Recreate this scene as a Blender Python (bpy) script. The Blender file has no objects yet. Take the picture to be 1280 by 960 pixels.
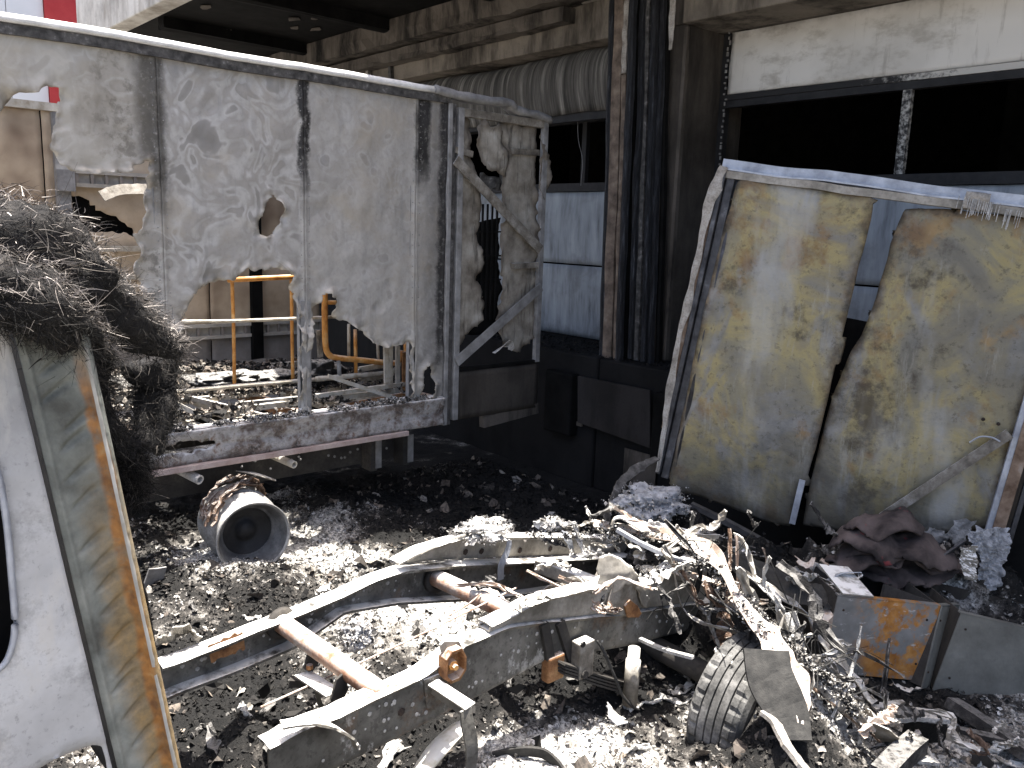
import bpy, bmesh, math, random
import numpy as np
from mathutils import Vector, Matrix, noise as mnoise

random.seed(7); rng = np.random.default_rng(7)
scene = bpy.context.scene
COL = scene.collection

# ---------------------------------------------------------------- camera
CAM = np.array([0.0, 0.0, 2.25])                      # eye, metres above the yard
FPX = 1036.0                                          # focal length in photo pixels (1280 wide)
_vl = np.array([-290-640, 257-480, FPX]); _vl /= np.linalg.norm(_vl)
_vr = np.array([1850-640, 330-480, FPX]); _vr /= np.linalg.norm(_vr)
_X = -_vl; _Y = _vr-_X*(_vr@_X); _Y /= np.linalg.norm(_Y); _Z = np.cross(_X, _Y)
RW = np.stack([_X, _Y, _Z])
cam = bpy.data.cameras.new('camera'); cam.sensor_width = 36; cam.lens = FPX/1280*36
cam.clip_start = .05; cam.clip_end = 500
camo = bpy.data.objects.new('camera', cam); COL.objects.link(camo)
r_, d_, f_ = RW@np.array([1., 0, 0]), RW@np.array([0, 1., 0]), RW@np.array([0, 0, 1.])
camo.matrix_world = Matrix(((r_[0], -d_[0], -f_[0], CAM[0]), (r_[1], -d_[1], -f_[1], CAM[1]), (r_[2], -d_[2], -f_[2], CAM[2]), (0, 0, 0, 1)))
scene.camera = camo
scene.render.resolution_x = 1024; scene.render.resolution_y = 768

# ---------------------------------------------------------------- sky, sun, exposure
SUN = Vector((-0.02, 0.10, 1.0)).normalized()         # direction towards the sun: nearly overhead
world = bpy.data.worlds.new('World'); scene.world = world; world.use_nodes = True
wn = world.node_tree.nodes; wl = world.node_tree.links
sky = wn.new('ShaderNodeTexSky'); sky.sky_type = 'NISHITA'; sky.sun_disc = False
sky.sun_elevation = math.asin(SUN.z); sky.sun_rotation = math.atan2(SUN.x, SUN.y)
sky.air_density = 0.8; sky.dust_density = 4.5; sky.ozone_density = 0.5
wn['Background'].inputs['Strength'].default_value = 0.105
wl.new(sky.outputs[0], wn['Background'].inputs['Color'])
sl = bpy.data.lights.new('sun', 'SUN'); sl.energy = 5.0; sl.angle = math.radians(.53); sl.color = (1, .955, .88)
so = bpy.data.objects.new('sun', sl); COL.objects.link(so)
so.rotation_euler = SUN.to_track_quat('Z', 'Y').to_euler(); so.location = (0, 0, 12)
vs = scene.view_settings; vs.view_transform = 'Standard'; vs.look = 'None'; vs.exposure = 1.9; vs.gamma = 1
vs.use_curve_mapping = False

# ---------------------------------------------------------------- layout helpers
def at(px, py, X=None, Y=None, Z=None, d=None):
    """photo pixel -> point on a real plane of the place (or at a depth)"""
    r = RW@np.array([px-640., py-480., FPX])
    if d is not None: return CAM+r/FPX*d
    for i, v in enumerate((X, Y, Z)):
        if v is not None: return CAM+r*(v-CAM[i])/r[i]
def px_of(P):
    c = (np.asarray(P)-CAM)@RW
    return 640+FPX*c[..., 0]/c[..., 2], 480+FPX*c[..., 1]/c[..., 2], c[..., 2]
def fbm(x, y, z=0., o=4):
    return mnoise.fractal(Vector((x, y, z)), 1.0, 2.0, o)
def V(p): return Vector([float(c) for c in p])

# ---------------------------------------------------------------- object helpers
def thing(name, label, cat, loc=(0, 0, 0), group=None):
    o = bpy.data.objects.new(name, None); COL.objects.link(o); o.location = V(loc); o.empty_display_size = .1
    o['label'] = label; o['category'] = cat
    if group: o['group'] = group
    return o
def root_loc(o):
    l = Vector((0, 0, 0))
    while o is not None: l += o.location; o = o.parent
    return l
def obj(name, bm, mt, parent=None, smooth=False, solid=0, bevel=0, label=None, cat=None, group=None, kind=None, base=None, offset=-1):
    """link a bmesh (built in place coordinates) as one mesh object under its thing"""
    off = root_loc(parent) if parent else (V(base) if base is not None else Vector((0, 0, 0)))
    if off.length: bmesh.ops.translate(bm, verts=bm.verts, vec=-off)
    me = bpy.data.meshes.new(name); bm.to_mesh(me); bm.free()
    if smooth:
        me.polygons.foreach_set('use_smooth', [True]*len(me.polygons))
    for m in (mt if isinstance(mt, (list, tuple)) else [mt]): me.materials.append(M[m])
    o = bpy.data.objects.new(name, me); COL.objects.link(o)
    if parent: o.parent = parent
    else: o.location = off
    if solid:
        s = o.modifiers.new('thickness', 'SOLIDIFY'); s.thickness = solid; s.offset = offset
    if bevel:
        b = o.modifiers.new('edge', 'BEVEL'); b.width = bevel; b.segments = 2; b.limit_method = 'ANGLE'; b.angle_limit = math.radians(40)
    for k, v in (('label', label), ('category', cat), ('group', group), ('kind', kind)):
        if v: o[k] = v
    return o
def nb(): return bmesh.new()
def box(bm, lo, hi, M4=None):
    c = (V(lo)+V(hi))/2; s = V(hi)-V(lo)
    m = Matrix.Translation(c)@Matrix.Diagonal((s.x, s.y, s.z, 1))
    if M4: m = M4@m
    bmesh.ops.create_cube(bm, size=1, matrix=m); return bm
def bar(bm, a, b, w, h, up=(0, 0, 1)):
    """rectangular bar a->b; w across, h along up"""
    a, b = V(a), V(b); t = (b-a); L = t.length; t.normalize(); u = V(up)
    s = t.cross(u)
    if s.length < 1e-3: s = t.cross(Vector((1, 0, 0)))
    s.normalize(); u = s.cross(t).normalized()
    m = Matrix((( s.x, t.x, u.x, 0), (s.y, t.y, u.y, 0), (s.z, t.z, u.z, 0), (0, 0, 0, 1)))
    m.translation = (a+b)/2
    bmesh.ops.create_cube(bm, size=1, matrix=m@Matrix.Diagonal((w, L, h, 1))); return bm
def frames(pts, up=Vector((0, 0, 1))):
    out = []
    for i, p in enumerate(pts):
        t = (pts[min(i+1, len(pts)-1)]-pts[max(i-1, 0)])
        if t.length < 1e-6: t = Vector((0, 1, 0))
        t.normalize(); s = t.cross(up)
        if s.length < .05: s = t.cross(Vector((.3, 1, .1)))
        s.normalize(); out.append((t, s, s.cross(t).normalized()))
    return out
def profile(bm, pts, prof, up=(0, 0, 1), closed=True, twist=None, scale=None, cap=True):
    """sweep a 2-D profile [(side, up)] along pts"""
    pts = [V(p) for p in pts]; fr = frames(pts, V(up)); rings = []
    for i, p in enumerate(pts):
        t, s, u = fr[i]; a = twist[i] if twist else 0; k = scale[i] if scale else 1
        ca, sa = math.cos(a), math.sin(a)
        rings.append([bm.verts.new(p+s*((x*ca-y*sa)*k)+u*((x*sa+y*ca)*k)) for x, y in prof])
    n = len(prof); m = n if closed else n-1
    for i in range(len(rings)-1):
        for j in range(m):
            k = (j+1) % n
            bm.faces.new((rings[i][j], rings[i][k], rings[i+1][k], rings[i+1][j]))
    if closed and cap:
        bm.faces.new(rings[0][::-1]); bm.faces.new(rings[-1])
    return bm
def circ(r, n=12): return [(r*math.cos(2*math.pi*i/n), r*math.sin(2*math.pi*i/n)) for i in range(n)]
def tube(bm, pts, r, n=12, scale=None): return profile(bm, pts, circ(r, n), scale=scale)
def smoothpath(pts, n=6):
    P = [np.asarray(p, float) for p in pts]; P = [2*P[0]-P[1]]+P+[2*P[-1]-P[-2]]; out = []
    for i in range(1, len(P)-2):
        for k in range(n):
            t = k/n
            out.append(.5*((2*P[i])+(-P[i-1]+P[i+1])*t+(2*P[i-1]-5*P[i]+4*P[i+1]-P[i+2])*t*t+(-P[i-1]+3*P[i]-3*P[i+1]+P[i+2])*t**3))
    out.append(P[-2]); return out
def ribbon(pts, w, th, tw=None, n=6, jag=0., wob=0., up=(0, 0, 1), seed=0, bend=0., cross=5):
    """flat strip of sheet metal along pts; w may vary along it, ragged edges"""
    path = [V(p) for p in smoothpath(pts, n)]; fr = frames(path, V(up)); bm = nb(); N_ = len(path); rows = []
    ws = w if isinstance(w, (list, tuple)) else [w, w]
    for i, p in enumerate(path):
        f = i/(N_-1); k = f*(len(ws)-1); j = min(int(k), len(ws)-2); ww = ws[j]*(1-(k-j))+ws[j+1]*(k-j)
        a = 0
        if tw: k = f*(len(tw)-1); j = min(int(k), len(tw)-2); a = tw[j]*(1-(k-j))+tw[j+1]*(k-j)
        t, s, u = fr[i]; s2 = s*math.cos(a)+u*math.sin(a); u2 = u*math.cos(a)-s*math.sin(a); row = []
        for c in range(cross):
            x = c/(cross-1)-.5
            e = jag*ww*mnoise.noise(Vector((f*14, c*3., seed))) if c in (0, cross-1) else 0
            row.append(bm.verts.new(p+s2*(x*ww+e*(1 if x > 0 else -1))+u2*(wob*mnoise.noise(Vector((f*9, x*3, seed+5)))+bend*(x*x*4)*ww)))
        rows.append(row)
    for i in range(N_-1):
        for c in range(cross-1):
            bm.faces.new((rows[i][c], rows[i][c+1], rows[i+1][c+1], rows[i+1][c]))
    return bm
def lathe(bm, prof, axis_o, axis, n=48, rad=None):
    """prof [(along, radius)] about axis through axis_o"""
    a = V(axis).normalized(); o = V(axis_o); s = a.orthogonal().normalized(); t = a.cross(s); rings = []
    for j, (h, r) in enumerate(prof):
        rr = []
        for i in range(n):
            th = 2*math.pi*i/n; k = r if rad is None else rad(j, i, r, th)
            rr.append(bm.verts.new(o+a*h+(s*math.cos(th)+t*math.sin(th))*k))
        rings.append(rr)
    for j in range(len(rings)-1):
        for i in range(n):
            k = (i+1) % n; bm.faces.new((rings[j][i], rings[j][k], rings[j+1][k], rings[j+1][i]))
    return bm
def prism(bm, poly, to3, th):
    """2-D polygon -> plate of thickness th along to3's normal; to3(a,b,c)"""
    f = [bm.verts.new(V(to3(a, b, 0))) for a, b in poly]; g = [bm.verts.new(V(to3(a, b, th))) for a, b in poly]
    n = len(poly); bm.faces.new(f); bm.faces.new(g[::-1])
    for i in range(n): bm.faces.new((f[i], f[(i+1) % n], g[(i+1) % n], g[i]))
    bmesh.ops.recalc_face_normals(bm, faces=bm.faces); return bm
def rag(poly, step=.02, amp=.35, seed=0, wave=.12):
    """fractal edge for torn holes"""
    r = np.random.default_rng(seed); P = [np.asarray(p, float) for p in poly]; out = []
    for i in range(len(P)):
        a, b = P[i], P[(i+1) % len(P)]; L = np.linalg.norm(b-a); n = max(1, int(L/step)); t = (b-a)/max(L, 1e-6); nn = np.array([-t[1], t[0]])
        for k in range(n):
            q = a+(b-a)*k/n
            out.append(q+(nn*r.normal()*step*amp if k else nn*0)+nn*wave*step*math.sin(k*1.7+i))
    return np.array(out)
def inpoly(P, poly):
    x, y = P[:, 0], P[:, 1]; ins = np.zeros(len(P), bool); q = np.roll(poly, -1, 0)
    for (x1, y1), (x2, y2) in zip(poly, q):
        if y1 == y2: continue
        c = ((y1 > y) != (y2 > y)) & (x < (x2-x1)*(y-y1)/(y2-y1)+x1); ins ^= c
    return ins
def nearest(P, poly):
    best = np.full(len(P), 1e9); pt = P.copy(); q = np.roll(poly, -1, 0)
    for a, b in zip(poly, q):
        ab = b-a; L2 = max(ab@ab, 1e-12); t = np.clip(((P-a)@ab)/L2, 0, 1); c = a+t[:, None]*ab
        d = np.linalg.norm(P-c, axis=1); m = d < best; best[m] = d[m]; pt[m] = c[m]
    return best, pt
def sheet(a0, a1, b0, b1, res, to3, holes=(), keep=None, disp=None):
    """sheet-metal skin on a grid with torn holes; to3(a,b,offset)->point; disp(a,b,edge)->offset"""
    na, nb_ = max(2, int(round((a1-a0)/res))+1), max(2, int(round((b1-b0)/res))+1)
    A, B = np.meshgrid(np.linspace(a0, a1, na), np.linspace(b0, b1, nb_), indexing='ij'); P = np.stack([A.ravel(), B.ravel()], 1)
    edge = np.full(len(P), 9.); polys = [np.asarray(h, float) for h in holes]
    if keep is not None: polys.append(np.asarray(keep, float))
    Q = P.copy()
    for pl in polys:
        d, c = nearest(P, pl); m = d < .62*res; Q[m] = c[m]; edge = np.minimum(edge, d)
    idx = np.arange(na*nb_).reshape(na, nb_)
    F = np.stack([idx[:-1, :-1].ravel(), idx[1:, :-1].ravel(), idx[1:, 1:].ravel(), idx[:-1, 1:].ravel()], 1)
    cen = P[F].mean(1); ok = np.ones(len(F), bool)
    for h in holes: ok &= ~inpoly(cen, np.asarray(h, float))
    if keep is not None: ok &= inpoly(cen, np.asarray(keep, float))
    F = F[ok]; used = np.unique(F); mp = -np.ones(len(P), int); mp[used] = np.arange(len(used))
    bm = nb(); vv = []; lay = bm.verts.layers.float.new('rim')
    for i in used:
        a, b = Q[i]; o = disp(a, b, edge[i]) if disp else 0
        v = bm.verts.new(V(to3(a, b, o))); v[lay] = min(1., edge[i]/.12); vv.append(v)
    for f in F:
        try: bm.faces.new([vv[mp[k]] for k in f])
        except ValueError: pass
    return bm

# ---------------------------------------------------------------- materials (all procedural)
M = {}
class NT:
    def __init__(s, name):
        s.m = bpy.data.materials.new(name); s.m.use_nodes = True; s.t = s.m.node_tree; s.b = s.t.nodes['Principled BSDF']
        s.tc = s.t.nodes.new('ShaderNodeTexCoord'); s.geo = s.t.nodes.new('ShaderNodeNewGeometry')
        M[name] = s.m; s.b.inputs['Roughness'].default_value = .85; s.b.inputs['Specular IOR Level'].default_value = .3
    def lk(s, v, sock):
        if isinstance(v, bpy.types.NodeSocket): s.t.links.new(v, sock)
        else: sock.default_value = v if not (isinstance(v, tuple) and len(v) == 3 and sock.type == 'RGBA') else (*v, 1)
    def pos(s, scale=(1, 1, 1), rot=(0, 0, 0)):
        m = s.t.nodes.new('ShaderNodeMapping'); m.inputs['Scale'].default_value = scale; m.inputs['Rotation'].default_value = rot
        s.t.links.new(s.geo.outputs['Position'], m.inputs['Vector']); return m.outputs[0]
    def sep(s, v):
        n = s.t.nodes.new('ShaderNodeSeparateXYZ'); s.t.links.new(v, n.inputs[0]); return n.outputs
    def noise(s, scale, detail=4, rough=.55, vec=None, dist=0., w=None):
        n = s.t.nodes.new('ShaderNodeTexNoise'); n.inputs['Scale'].default_value = scale; n.inputs['Detail'].default_value = detail
        n.inputs['Roughness'].default_value = rough; n.inputs['Distortion'].default_value = dist
        s.t.links.new(vec or s.geo.outputs['Position'], n.inputs['Vector']); return n.outputs['Fac']
    def vor(s, scale, vec=None, feat='F1', rnd=1.):
        n = s.t.nodes.new('ShaderNodeTexVoronoi'); n.feature = feat; n.inputs['Scale'].default_value = scale; n.inputs['Randomness'].default_value = rnd
        s.t.links.new(vec or s.geo.outputs['Position'], n.inputs['Vector']); return n.outputs['Distance']
    def ramp(s, fac, stops, interp='LINEAR'):
        n = s.t.nodes.new('ShaderNodeValToRGB'); e = n.color_ramp.elements; n.color_ramp.interpolation = interp
        while len(e) < len(stops): e.new(.5)
        for el, (p, c) in zip(e, stops):
            el.position = p; el.color = (c, c, c, 1) if not isinstance(c, tuple) else (*c, 1)
        s.t.links.new(fac, n.inputs[0]); return n.outputs[0]
    def mix(s, f, a, b, mode='MIX'):
        n = s.t.nodes.new('ShaderNodeMix'); n.data_type = 'RGBA'; n.blend_type = mode
        s.lk(f, n.inputs['Factor']); s.lk(a, n.inputs['A'] if False else n.inputs[6]); s.lk(b, n.inputs[7]); return n.outputs[2]
    def mth(s, op, a, b=0., c=None, clamp=False):
        n = s.t.nodes.new('ShaderNodeMath'); n.operation = op; n.use_clamp = clamp; s.lk(a, n.inputs[0]); s.lk(b, n.inputs[1])
        if c is not None: s.lk(c, n.inputs[2])
        return n.outputs[0]
    def mr(s, v, a, b, c=0., d=1., smooth=True):
        n = s.t.nodes.new('ShaderNodeMapRange'); n.interpolation_type = 'SMOOTHSTEP' if smooth else 'LINEAR'
        s.lk(v, n.inputs[0]); s.lk(a, n.inputs[1]); s.lk(b, n.inputs[2]); s.lk(c, n.inputs[3]); s.lk(d, n.inputs[4]); return n.outputs[0]
    def up(s, lo=.45, hi=.8):
        return s.mr(s.sep(s.geo.outputs['Normal'])[2], lo, hi)
    def attr(s, name):
        a = s.t.nodes.new('ShaderNodeAttribute'); a.attribute_name = name; return a.outputs['Fac']
    def isl(s): return s.geo.outputs['Random Per Island']
    def done(s, col, rough=None, metal=None, bump=None, bs=.3, bd=.01, spec=None):
        s.lk(col, s.b.inputs['Base Color'])
        if rough is not None: s.lk(rough, s.b.inputs['Roughness'])
        if metal is not None: s.lk(metal, s.b.inputs['Metallic'])
        if spec is not None: s.lk(spec, s.b.inputs['Specular IOR Level'])
        if bump is not None:
            n = s.t.nodes.new('ShaderNodeBump'); n.inputs['Strength'].default_value = bs; n.inputs['Distance'].default_value = bd
            s.t.links.new(bump, n.inputs['Height']); s.t.links.new(n.outputs[0], s.b.inputs['Normal'])
        return s.m
def ashy(n, col, amount=1., ash=(.62, .60, .57), lo=.35, hi=.8, sc=9):
    """settled ash dust on upward faces, broken by noise"""
    f = n.mth('MULTIPLY', n.up(lo, hi), n.mth('MULTIPLY', n.mr(n.noise(sc, 5, .65), .32, .55), amount))
    return n.mix(f, col, ash)

# truck skin: heat-marked aluminium with tide marks; soot streaks up the seams
n = NT('skin')
w = n.noise(4.2, 2.5, .5, dist=.9)
tide = n.ramp(w, [(.28, (.22, .212, .20)), (.385, (.28, .27, .257)), (.415, (.46, .452, .438)), (.46, (.40, .39, .373)), (.485, (.335, .322, .306)), (.54, (.37, .357, .34)), (.58, (.48, .473, .462)), (.62, (.42, .412, .40)), (.645, (.30, .289, .274)), (.72, (.35, .335, .318))])
wv = n.t.nodes.new('ShaderNodeTexNoise'); wv.inputs['Scale'].default_value = 6; n.t.links.new(n.geo.outputs['Position'], wv.inputs['Vector'])
va = n.t.nodes.new('ShaderNodeVectorMath'); va.operation = 'MULTIPLY_ADD'; n.t.links.new(wv.outputs['Color'], va.inputs[0]); va.inputs[1].default_value = (.16, .16, .16); n.t.links.new(n.geo.outputs['Position'], va.inputs[2])
w2 = n.mth('ADD', n.vor(6.0, va.outputs[0], 'F1'), n.mth('MULTIPLY', n.mth('SUBTRACT', n.noise(2.2, 3), .5), .5))
spots = n.ramp(w2, [(.0, (.24, .233, .222)), (.16, (.29, .282, .27)), (.21, (.50, .495, .488)), (.29, (.42, .413, .402)), (.40, (.37, .358, .342)), (.46, (.44, .432, .42)), (.6, (.40, .388, .37))])
zone = n.mr(n.sep(n.geo.outputs['Position'])[1], 2.5, 2.7)
c = n.mix(n.mth('MULTIPLY', zone, .65), tide, spots)
c = n.mix(n.mr(n.noise(1.6, 3, .5, n.pos((1, 1, 1), (.4, 1, .2))), .42, .56, .45, .05), c, n.ramp(n.noise(2.2, 4, .6), [(.35, (.36, .345, .325)), (.6, (.46, .447, .428))]))
c = n.mix(n.mr(n.noise(40, 4, .6), .45, .7, 0, .25), c, (.24, .23, .215)); c = n.mix(1., c, (1., .985, .96), 'MULTIPLY')
c = n.mix(n.mth('MULTIPLY', n.mr(n.noise(2.3, 5, .65, n.pos((1, 1, 1), (1, .3, 2))), .48, .7), .7), c, (.40, .355, .29))
c = n.mix(n.mth('MULTIPLY', n.mr(n.noise(3, 6, .7, n.pos((4, 4, .7))), .52, .72), .5), c, (.27, .265, .26))
xyz = n.sep(n.geo.outputs['Position'])
yj = n.mth('ADD', xyz[1], n.mth('MULTIPLY', n.mth('SUBTRACT', n.noise(6, 5, .7), .5), .12))
soot = None
for y0, wd, z0 in ((1.66, .11, 2.30), (2.60, .05, 2.48), (3.53, .10, 2.55), (.75, .1, 2.4), (3.74, .12, 1.2)):
    s = n.mth('MULTIPLY', n.mr(n.mth('ABSOLUTE', n.mth('SUBTRACT', yj, y0)), wd*.35, wd, 1, 0), n.mr(n.mth('ADD', xyz[2], n.mth('MULTIPLY', n.noise(9, 3), .3)), z0, z0+.35))
    soot = s if soot is None else n.mth('MAXIMUM', soot, s)
lft = n.mth('MULTIPLY', n.mr(xyz[1], 1.1, 1.5), n.mth('MULTIPLY', n.mr(xyz[1], 1.71, 1.66), n.mr(n.noise(7, 5, .7), .5, .62)))
soot = n.mth('MAXIMUM', soot, n.mth('MULTIPLY', lft, .7))
endd = n.mth('MULTIPLY', n.mr(yj, 3.45, 3.7), .45)
soot = n.mth('MAXIMUM', soot, endd)
c = n.mix(n.mth('MULTIPLY', soot, n.mr(n.noise(30, 4, .7), .25, .5, .55, 1)), c, (.035, .033, .032))
warm = n.mth('MULTIPLY', n.mr(xyz[1], 1.85, 1.4), .55)
c = n.mix(warm, c, n.ramp(n.noise(3, 5, .65), [(.3, (.24, .21, .16)), (.5, (.42, .385, .32)), (.7, (.50, .47, .41))]))
c = n.mix(n.mr(n.attr('rim'), .0, .28, .7, 0), c, n.ramp(n.noise(12, 4), [(.35, (.22, .19, .15)), (.55, (.46, .42, .36)), (.7, (.60, .57, .52))]))
n.done(c, .62, .25, n.mth('ADD', n.noise(3, 3), n.mth('MULTIPLY', n.noise(60, 3), .06)), .35, .05)

def simple(name, stops, sc=6, detail=6, rough=.85, metal=0., ash=0., bs=.35, bd=.01, rgh=.62, fine=0., ashcol=(.62, .60, .57), spec=.3, lo=.35, hi=.8):
    n = NT(name); f = n.noise(sc, detail, rgh); c = n.ramp(f, stops)
    if fine: c = n.mix(n.mr(n.noise(sc*9, 4, .65), .42, .66, 0, fine), c, stops[0][1] if isinstance(stops[0][1], tuple) else (stops[0][1],)*3)
    if ash: c = ashy(n, c, ash, ashcol, lo, hi, sc*2)
    n.done(c, rough, metal, n.mth('ADD', f, n.mth('MULTIPLY', n.noise(sc*8, 3), .35)), bs, bd, spec); return n.m
simple('white_cap', [(.3, (.55, .54, .52)), (.7, (.78, .77, .75))], 12, fine=.2)
simple('dark_strip', [(.35, (.03, .029, .028)), (.6, (.10, .095, .09)), (.75, (.3, .29, .28))], 22)
simple('post_grey', [(.3, (.14, .135, .13)), (.6, (.30, .295, .29)), (.75, (.38, .375, .37))], 9, metal=.2, rough=.6)
n = NT('floor_rail')
f = n.noise(9, 6, .65)
c = n.ramp(f, [(.32, (.05, .042, .038)), (.43, (.17, .135, .115)), (.5, (.27, .255, .245)), (.58, (.38, .365, .35)), (.66, (.17, .105, .075)), (.72, (.06, .05, .044))])
c = n.mix(n.mr(n.noise(45, 4, .7), .47, .64, 0, .4), c, (.42, .41, .41)); c = n.mix(n.mr(n.noise(3, 5, .7, n.pos((1, 1, 2))), .5, .66, 0, .8), c, (.07, .055, .048)); c = ashy(n, c, 1, (.66, .65, .64))
n.done(c, .8, .1, f, .5, .02)
simple('rail_lip', [(.3, (.25, .18, .165)), (.6, (.40, .33, .31)), (.75, (.5, .46, .44))], 8, fine=.3)
n = NT('chassis'); f = n.noise(4, 7, .65); c = n.ramp(f, [(.3, (.04, .037, .032)), (.5, (.12, .114, .10)), (.62, (.19, .18, .16)), (.75, (.26, .248, .22))])
c = n.mix(n.mr(n.noise(3.3, 7, .72, n.pos((1, 1, 1), (1, 1, 0))), .55, .66, 0, .65), c, n.ramp(n.noise(24, 4), [(.35, (.06, .035, .02)), (.65, (.19, .11, .06))]))
c = n.mix(n.mr(n.noise(6, 6, .75, n.pos((1, 1, .6), (2, 0, 1))), .58, .66, 0, .7), c, (.42, .41, .385))
c = n.mix(n.mr(n.noise(38, 5, .7), .5, .64, 0, .5), c, (.035, .032, .028)); c = ashy(n, c, 1., (.75, .74, .72), .35, .8, 8); n.done(c, .65, .15, n.mth('ADD', f, n.mth('MULTIPLY', n.noise(32, 4), .35)), .4, .01)
simple('chassis_dark', [(.3, (.02, .019, .018)), (.6, (.055, .05, .045)), (.8, (.10, .09, .075))], 5, ash=.0, fine=.4)
simple('subframe', [(.3, (.11, .098, .08)), (.5, (.27, .25, .215)), (.75, (.42, .395, .35))], 5, ash=1., fine=.35, ashcol=(.78, .77, .75), rough=.7)
simple('rust_tube', [(.3, (.20, .085, .04)), (.48, (.34, .22, .16)), (.62, (.42, .38, .34)), (.75, (.5, .48, .45))], 8, ash=.8, fine=.3)
simple('rust', [(.3, (.10, .045, .02)), (.5, (.27, .13, .055)), (.7, (.42, .25, .12))], 14, ash=.5, fine=.4)
simple('ash_white', [(.3, (.16, .155, .148)), (.46, (.42, .41, .39)), (.6, (.58, .565, .54)), (.75, (.70, .69, .67))], 16, fine=.5, bs=.8, bd=.02)
simple('char', [(.3, (.006, .006, .006)), (.6, (.022, .021, .02)), (.8, (.06, .058, .055))], 14, ash=.5, bs=.7, bd=.02)
simple('char_wood', [(.3, (.01, .01, .01)), (.55, (.045, .042, .04)), (.75, (.15, .14, .13))], 18, ash=.22, bs=.8, bd=.015)
simple('burnt_sheet', [(.3, (.07, .06, .05)), (.5, (.20, .18, .15)), (.7, (.36, .34, .31))], 10, ash=.8, fine=.3)
simple('peach_strip', [(.3, (.22, .15, .11)), (.5, (.42, .32, .25)), (.7, (.55, .49, .43))], 12, ash=.6, fine=.35)
simple('foil', [(.3, (.20, .21, .23)), (.55, (.5, .51, .54)), (.8, (.7, .71, .74))], 30, rough=.5, metal=.3, bs=.9, bd=.02)
simple('inner_wall', [(.3, (.20, .14, .095)), (.5, (.48, .38, .27)), (.68, (.60, .50, .38))], 1.6, detail=3, fine=.15)
simple('inner_lower', [(.3, (.19, .165, .145)), (.7, (.33, .30, .27))], 4, fine=.2)
simple('inner_pale', [(.3, (.32, .295, .255)), (.7, (.54, .51, .46))], 5, fine=.2)
n = NT('door_skin'); f = n.noise(4, 6, .65); c = n.ramp(f, [(.3, (.10, .085, .068)), (.45, (.23, .205, .17)), (.6, (.36, .335, .29)), (.75, (.44, .42, .38))])
c = n.mix(n.mr(n.noise(3, 6, .7, n.pos((6, 6, .7))), .5, .68, 0, .8), c, (.05, .043, .036)); c = n.mix(n.mr(n.attr('rim'), .05, .4, .7, 0), c, (.10, .082, .065)); n.done(c, .75, .1, f, .4, .02)
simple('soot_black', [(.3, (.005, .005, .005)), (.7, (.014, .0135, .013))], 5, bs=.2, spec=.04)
n = NT('orange_pipe'); f = n.noise(14, 5, .6)
c = n.ramp(f, [(.3, (.32, .12, .03)), (.5, (.52, .24, .06)), (.7, (.58, .36, .16))]); c = ashy(n, c, .6, (.66, .6, .52)); n.done(c, .75, 0, f, .3, .005)
simple('pale_pipe', [(.3, (.26, .21, .15)), (.5, (.44, .40, .33)), (.7, (.56, .53, .48))], 12, ash=.5)
# concrete
def concrete(name, base, dark, sootz=None, streak=.5):
    n = NT(name); f = n.noise(2.2, 6, .6); c = n.ramp(f, [(.28, tuple(v*.55 for v in base)), (.5, base), (.72, tuple(min(1, v*1.15) for v in base))])
    c = n.mix(n.mr(n.noise(1.1, 5, .7, n.pos((2.5, 2.5, .6))), .42, .68, 0, streak), c, dark)
    c = n.mix(n.mr(n.noise(55, 3, .6), .55, .7, 0, .35), c, tuple(v*.5 for v in base))
    n.done(c, .92, 0, n.mth('ADD', f, n.mth('MULTIPLY', n.noise(40, 4), .3)), .3, .02, .12)
concrete('concrete', (.115, .10, .085), (.013, .012, .011), streak=1.)
concrete('concrete_light', (.20, .175, .145), (.03, .026, .022), streak=.9)
concrete('pilaster', (.07, .061, .052), (.022, .020, .018), streak=.8)
concrete('fascia', (.60, .575, .53), (.2, .16, .12), streak=.6)
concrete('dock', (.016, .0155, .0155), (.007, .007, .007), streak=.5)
concrete('dock_plate', (.04, .036, .034), (.016, .015, .014), streak=.6)
concrete('yard', (.20, .19, .175), (.10, .092, .084), streak=.4)
n = NT('curtain')
xs = n.pos((9, .5, .35)); f = n.noise(2.2, 5, .75, xs); c = n.ramp(f, [(.36, (.03, .028, .026)), (.52, (.10, .094, .085)), (.62, (.20, .19, .172)), (.72, (.38, .37, .34))])
c = n.mix(n.mr(n.noise(1.5, 3), .45, .7, 0, .6), c, (.06, .056, .05)); n.done(c, .8, 0, f, .5, .03)
n = NT('door_blue')
f = n.noise(2.2, 6, .62, n.pos((5, 2, .8))); c = n.ramp(f, [(.3, (.14, .155, .17)), (.46, (.27, .295, .32)), (.6, (.34, .37, .40)), (.75, (.42, .45, .475))]); c = n.mix(n.mr(n.noise(2.2, 5, .65), .48, .68, 0, .6), c, (.15, .155, .16))
z = n.sep(n.geo.outputs['Position'])[2]
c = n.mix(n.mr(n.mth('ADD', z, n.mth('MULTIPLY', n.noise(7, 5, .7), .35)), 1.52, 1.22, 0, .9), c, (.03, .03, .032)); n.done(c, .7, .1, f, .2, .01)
n = NT('door_white')
f = n.noise(1.6, 4, .55); c = n.ramp(f, [(.3, (.54, .525, .49)), (.6, (.70, .685, .65))]); c = n.mix(n.mr(n.noise(2.0, 6, .7, n.pos((1.2, 1.2, 2.2))), .5, .68, 0, .65), c, (.34, .315, .275)); c = n.mix(n.mr(n.noise(3, 5, .7, n.pos((5, 5, .6))), .55, .72, 0, .4), c, (.22, .2, .17))
p = n.sep(n.geo.outputs['Position'])
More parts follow.
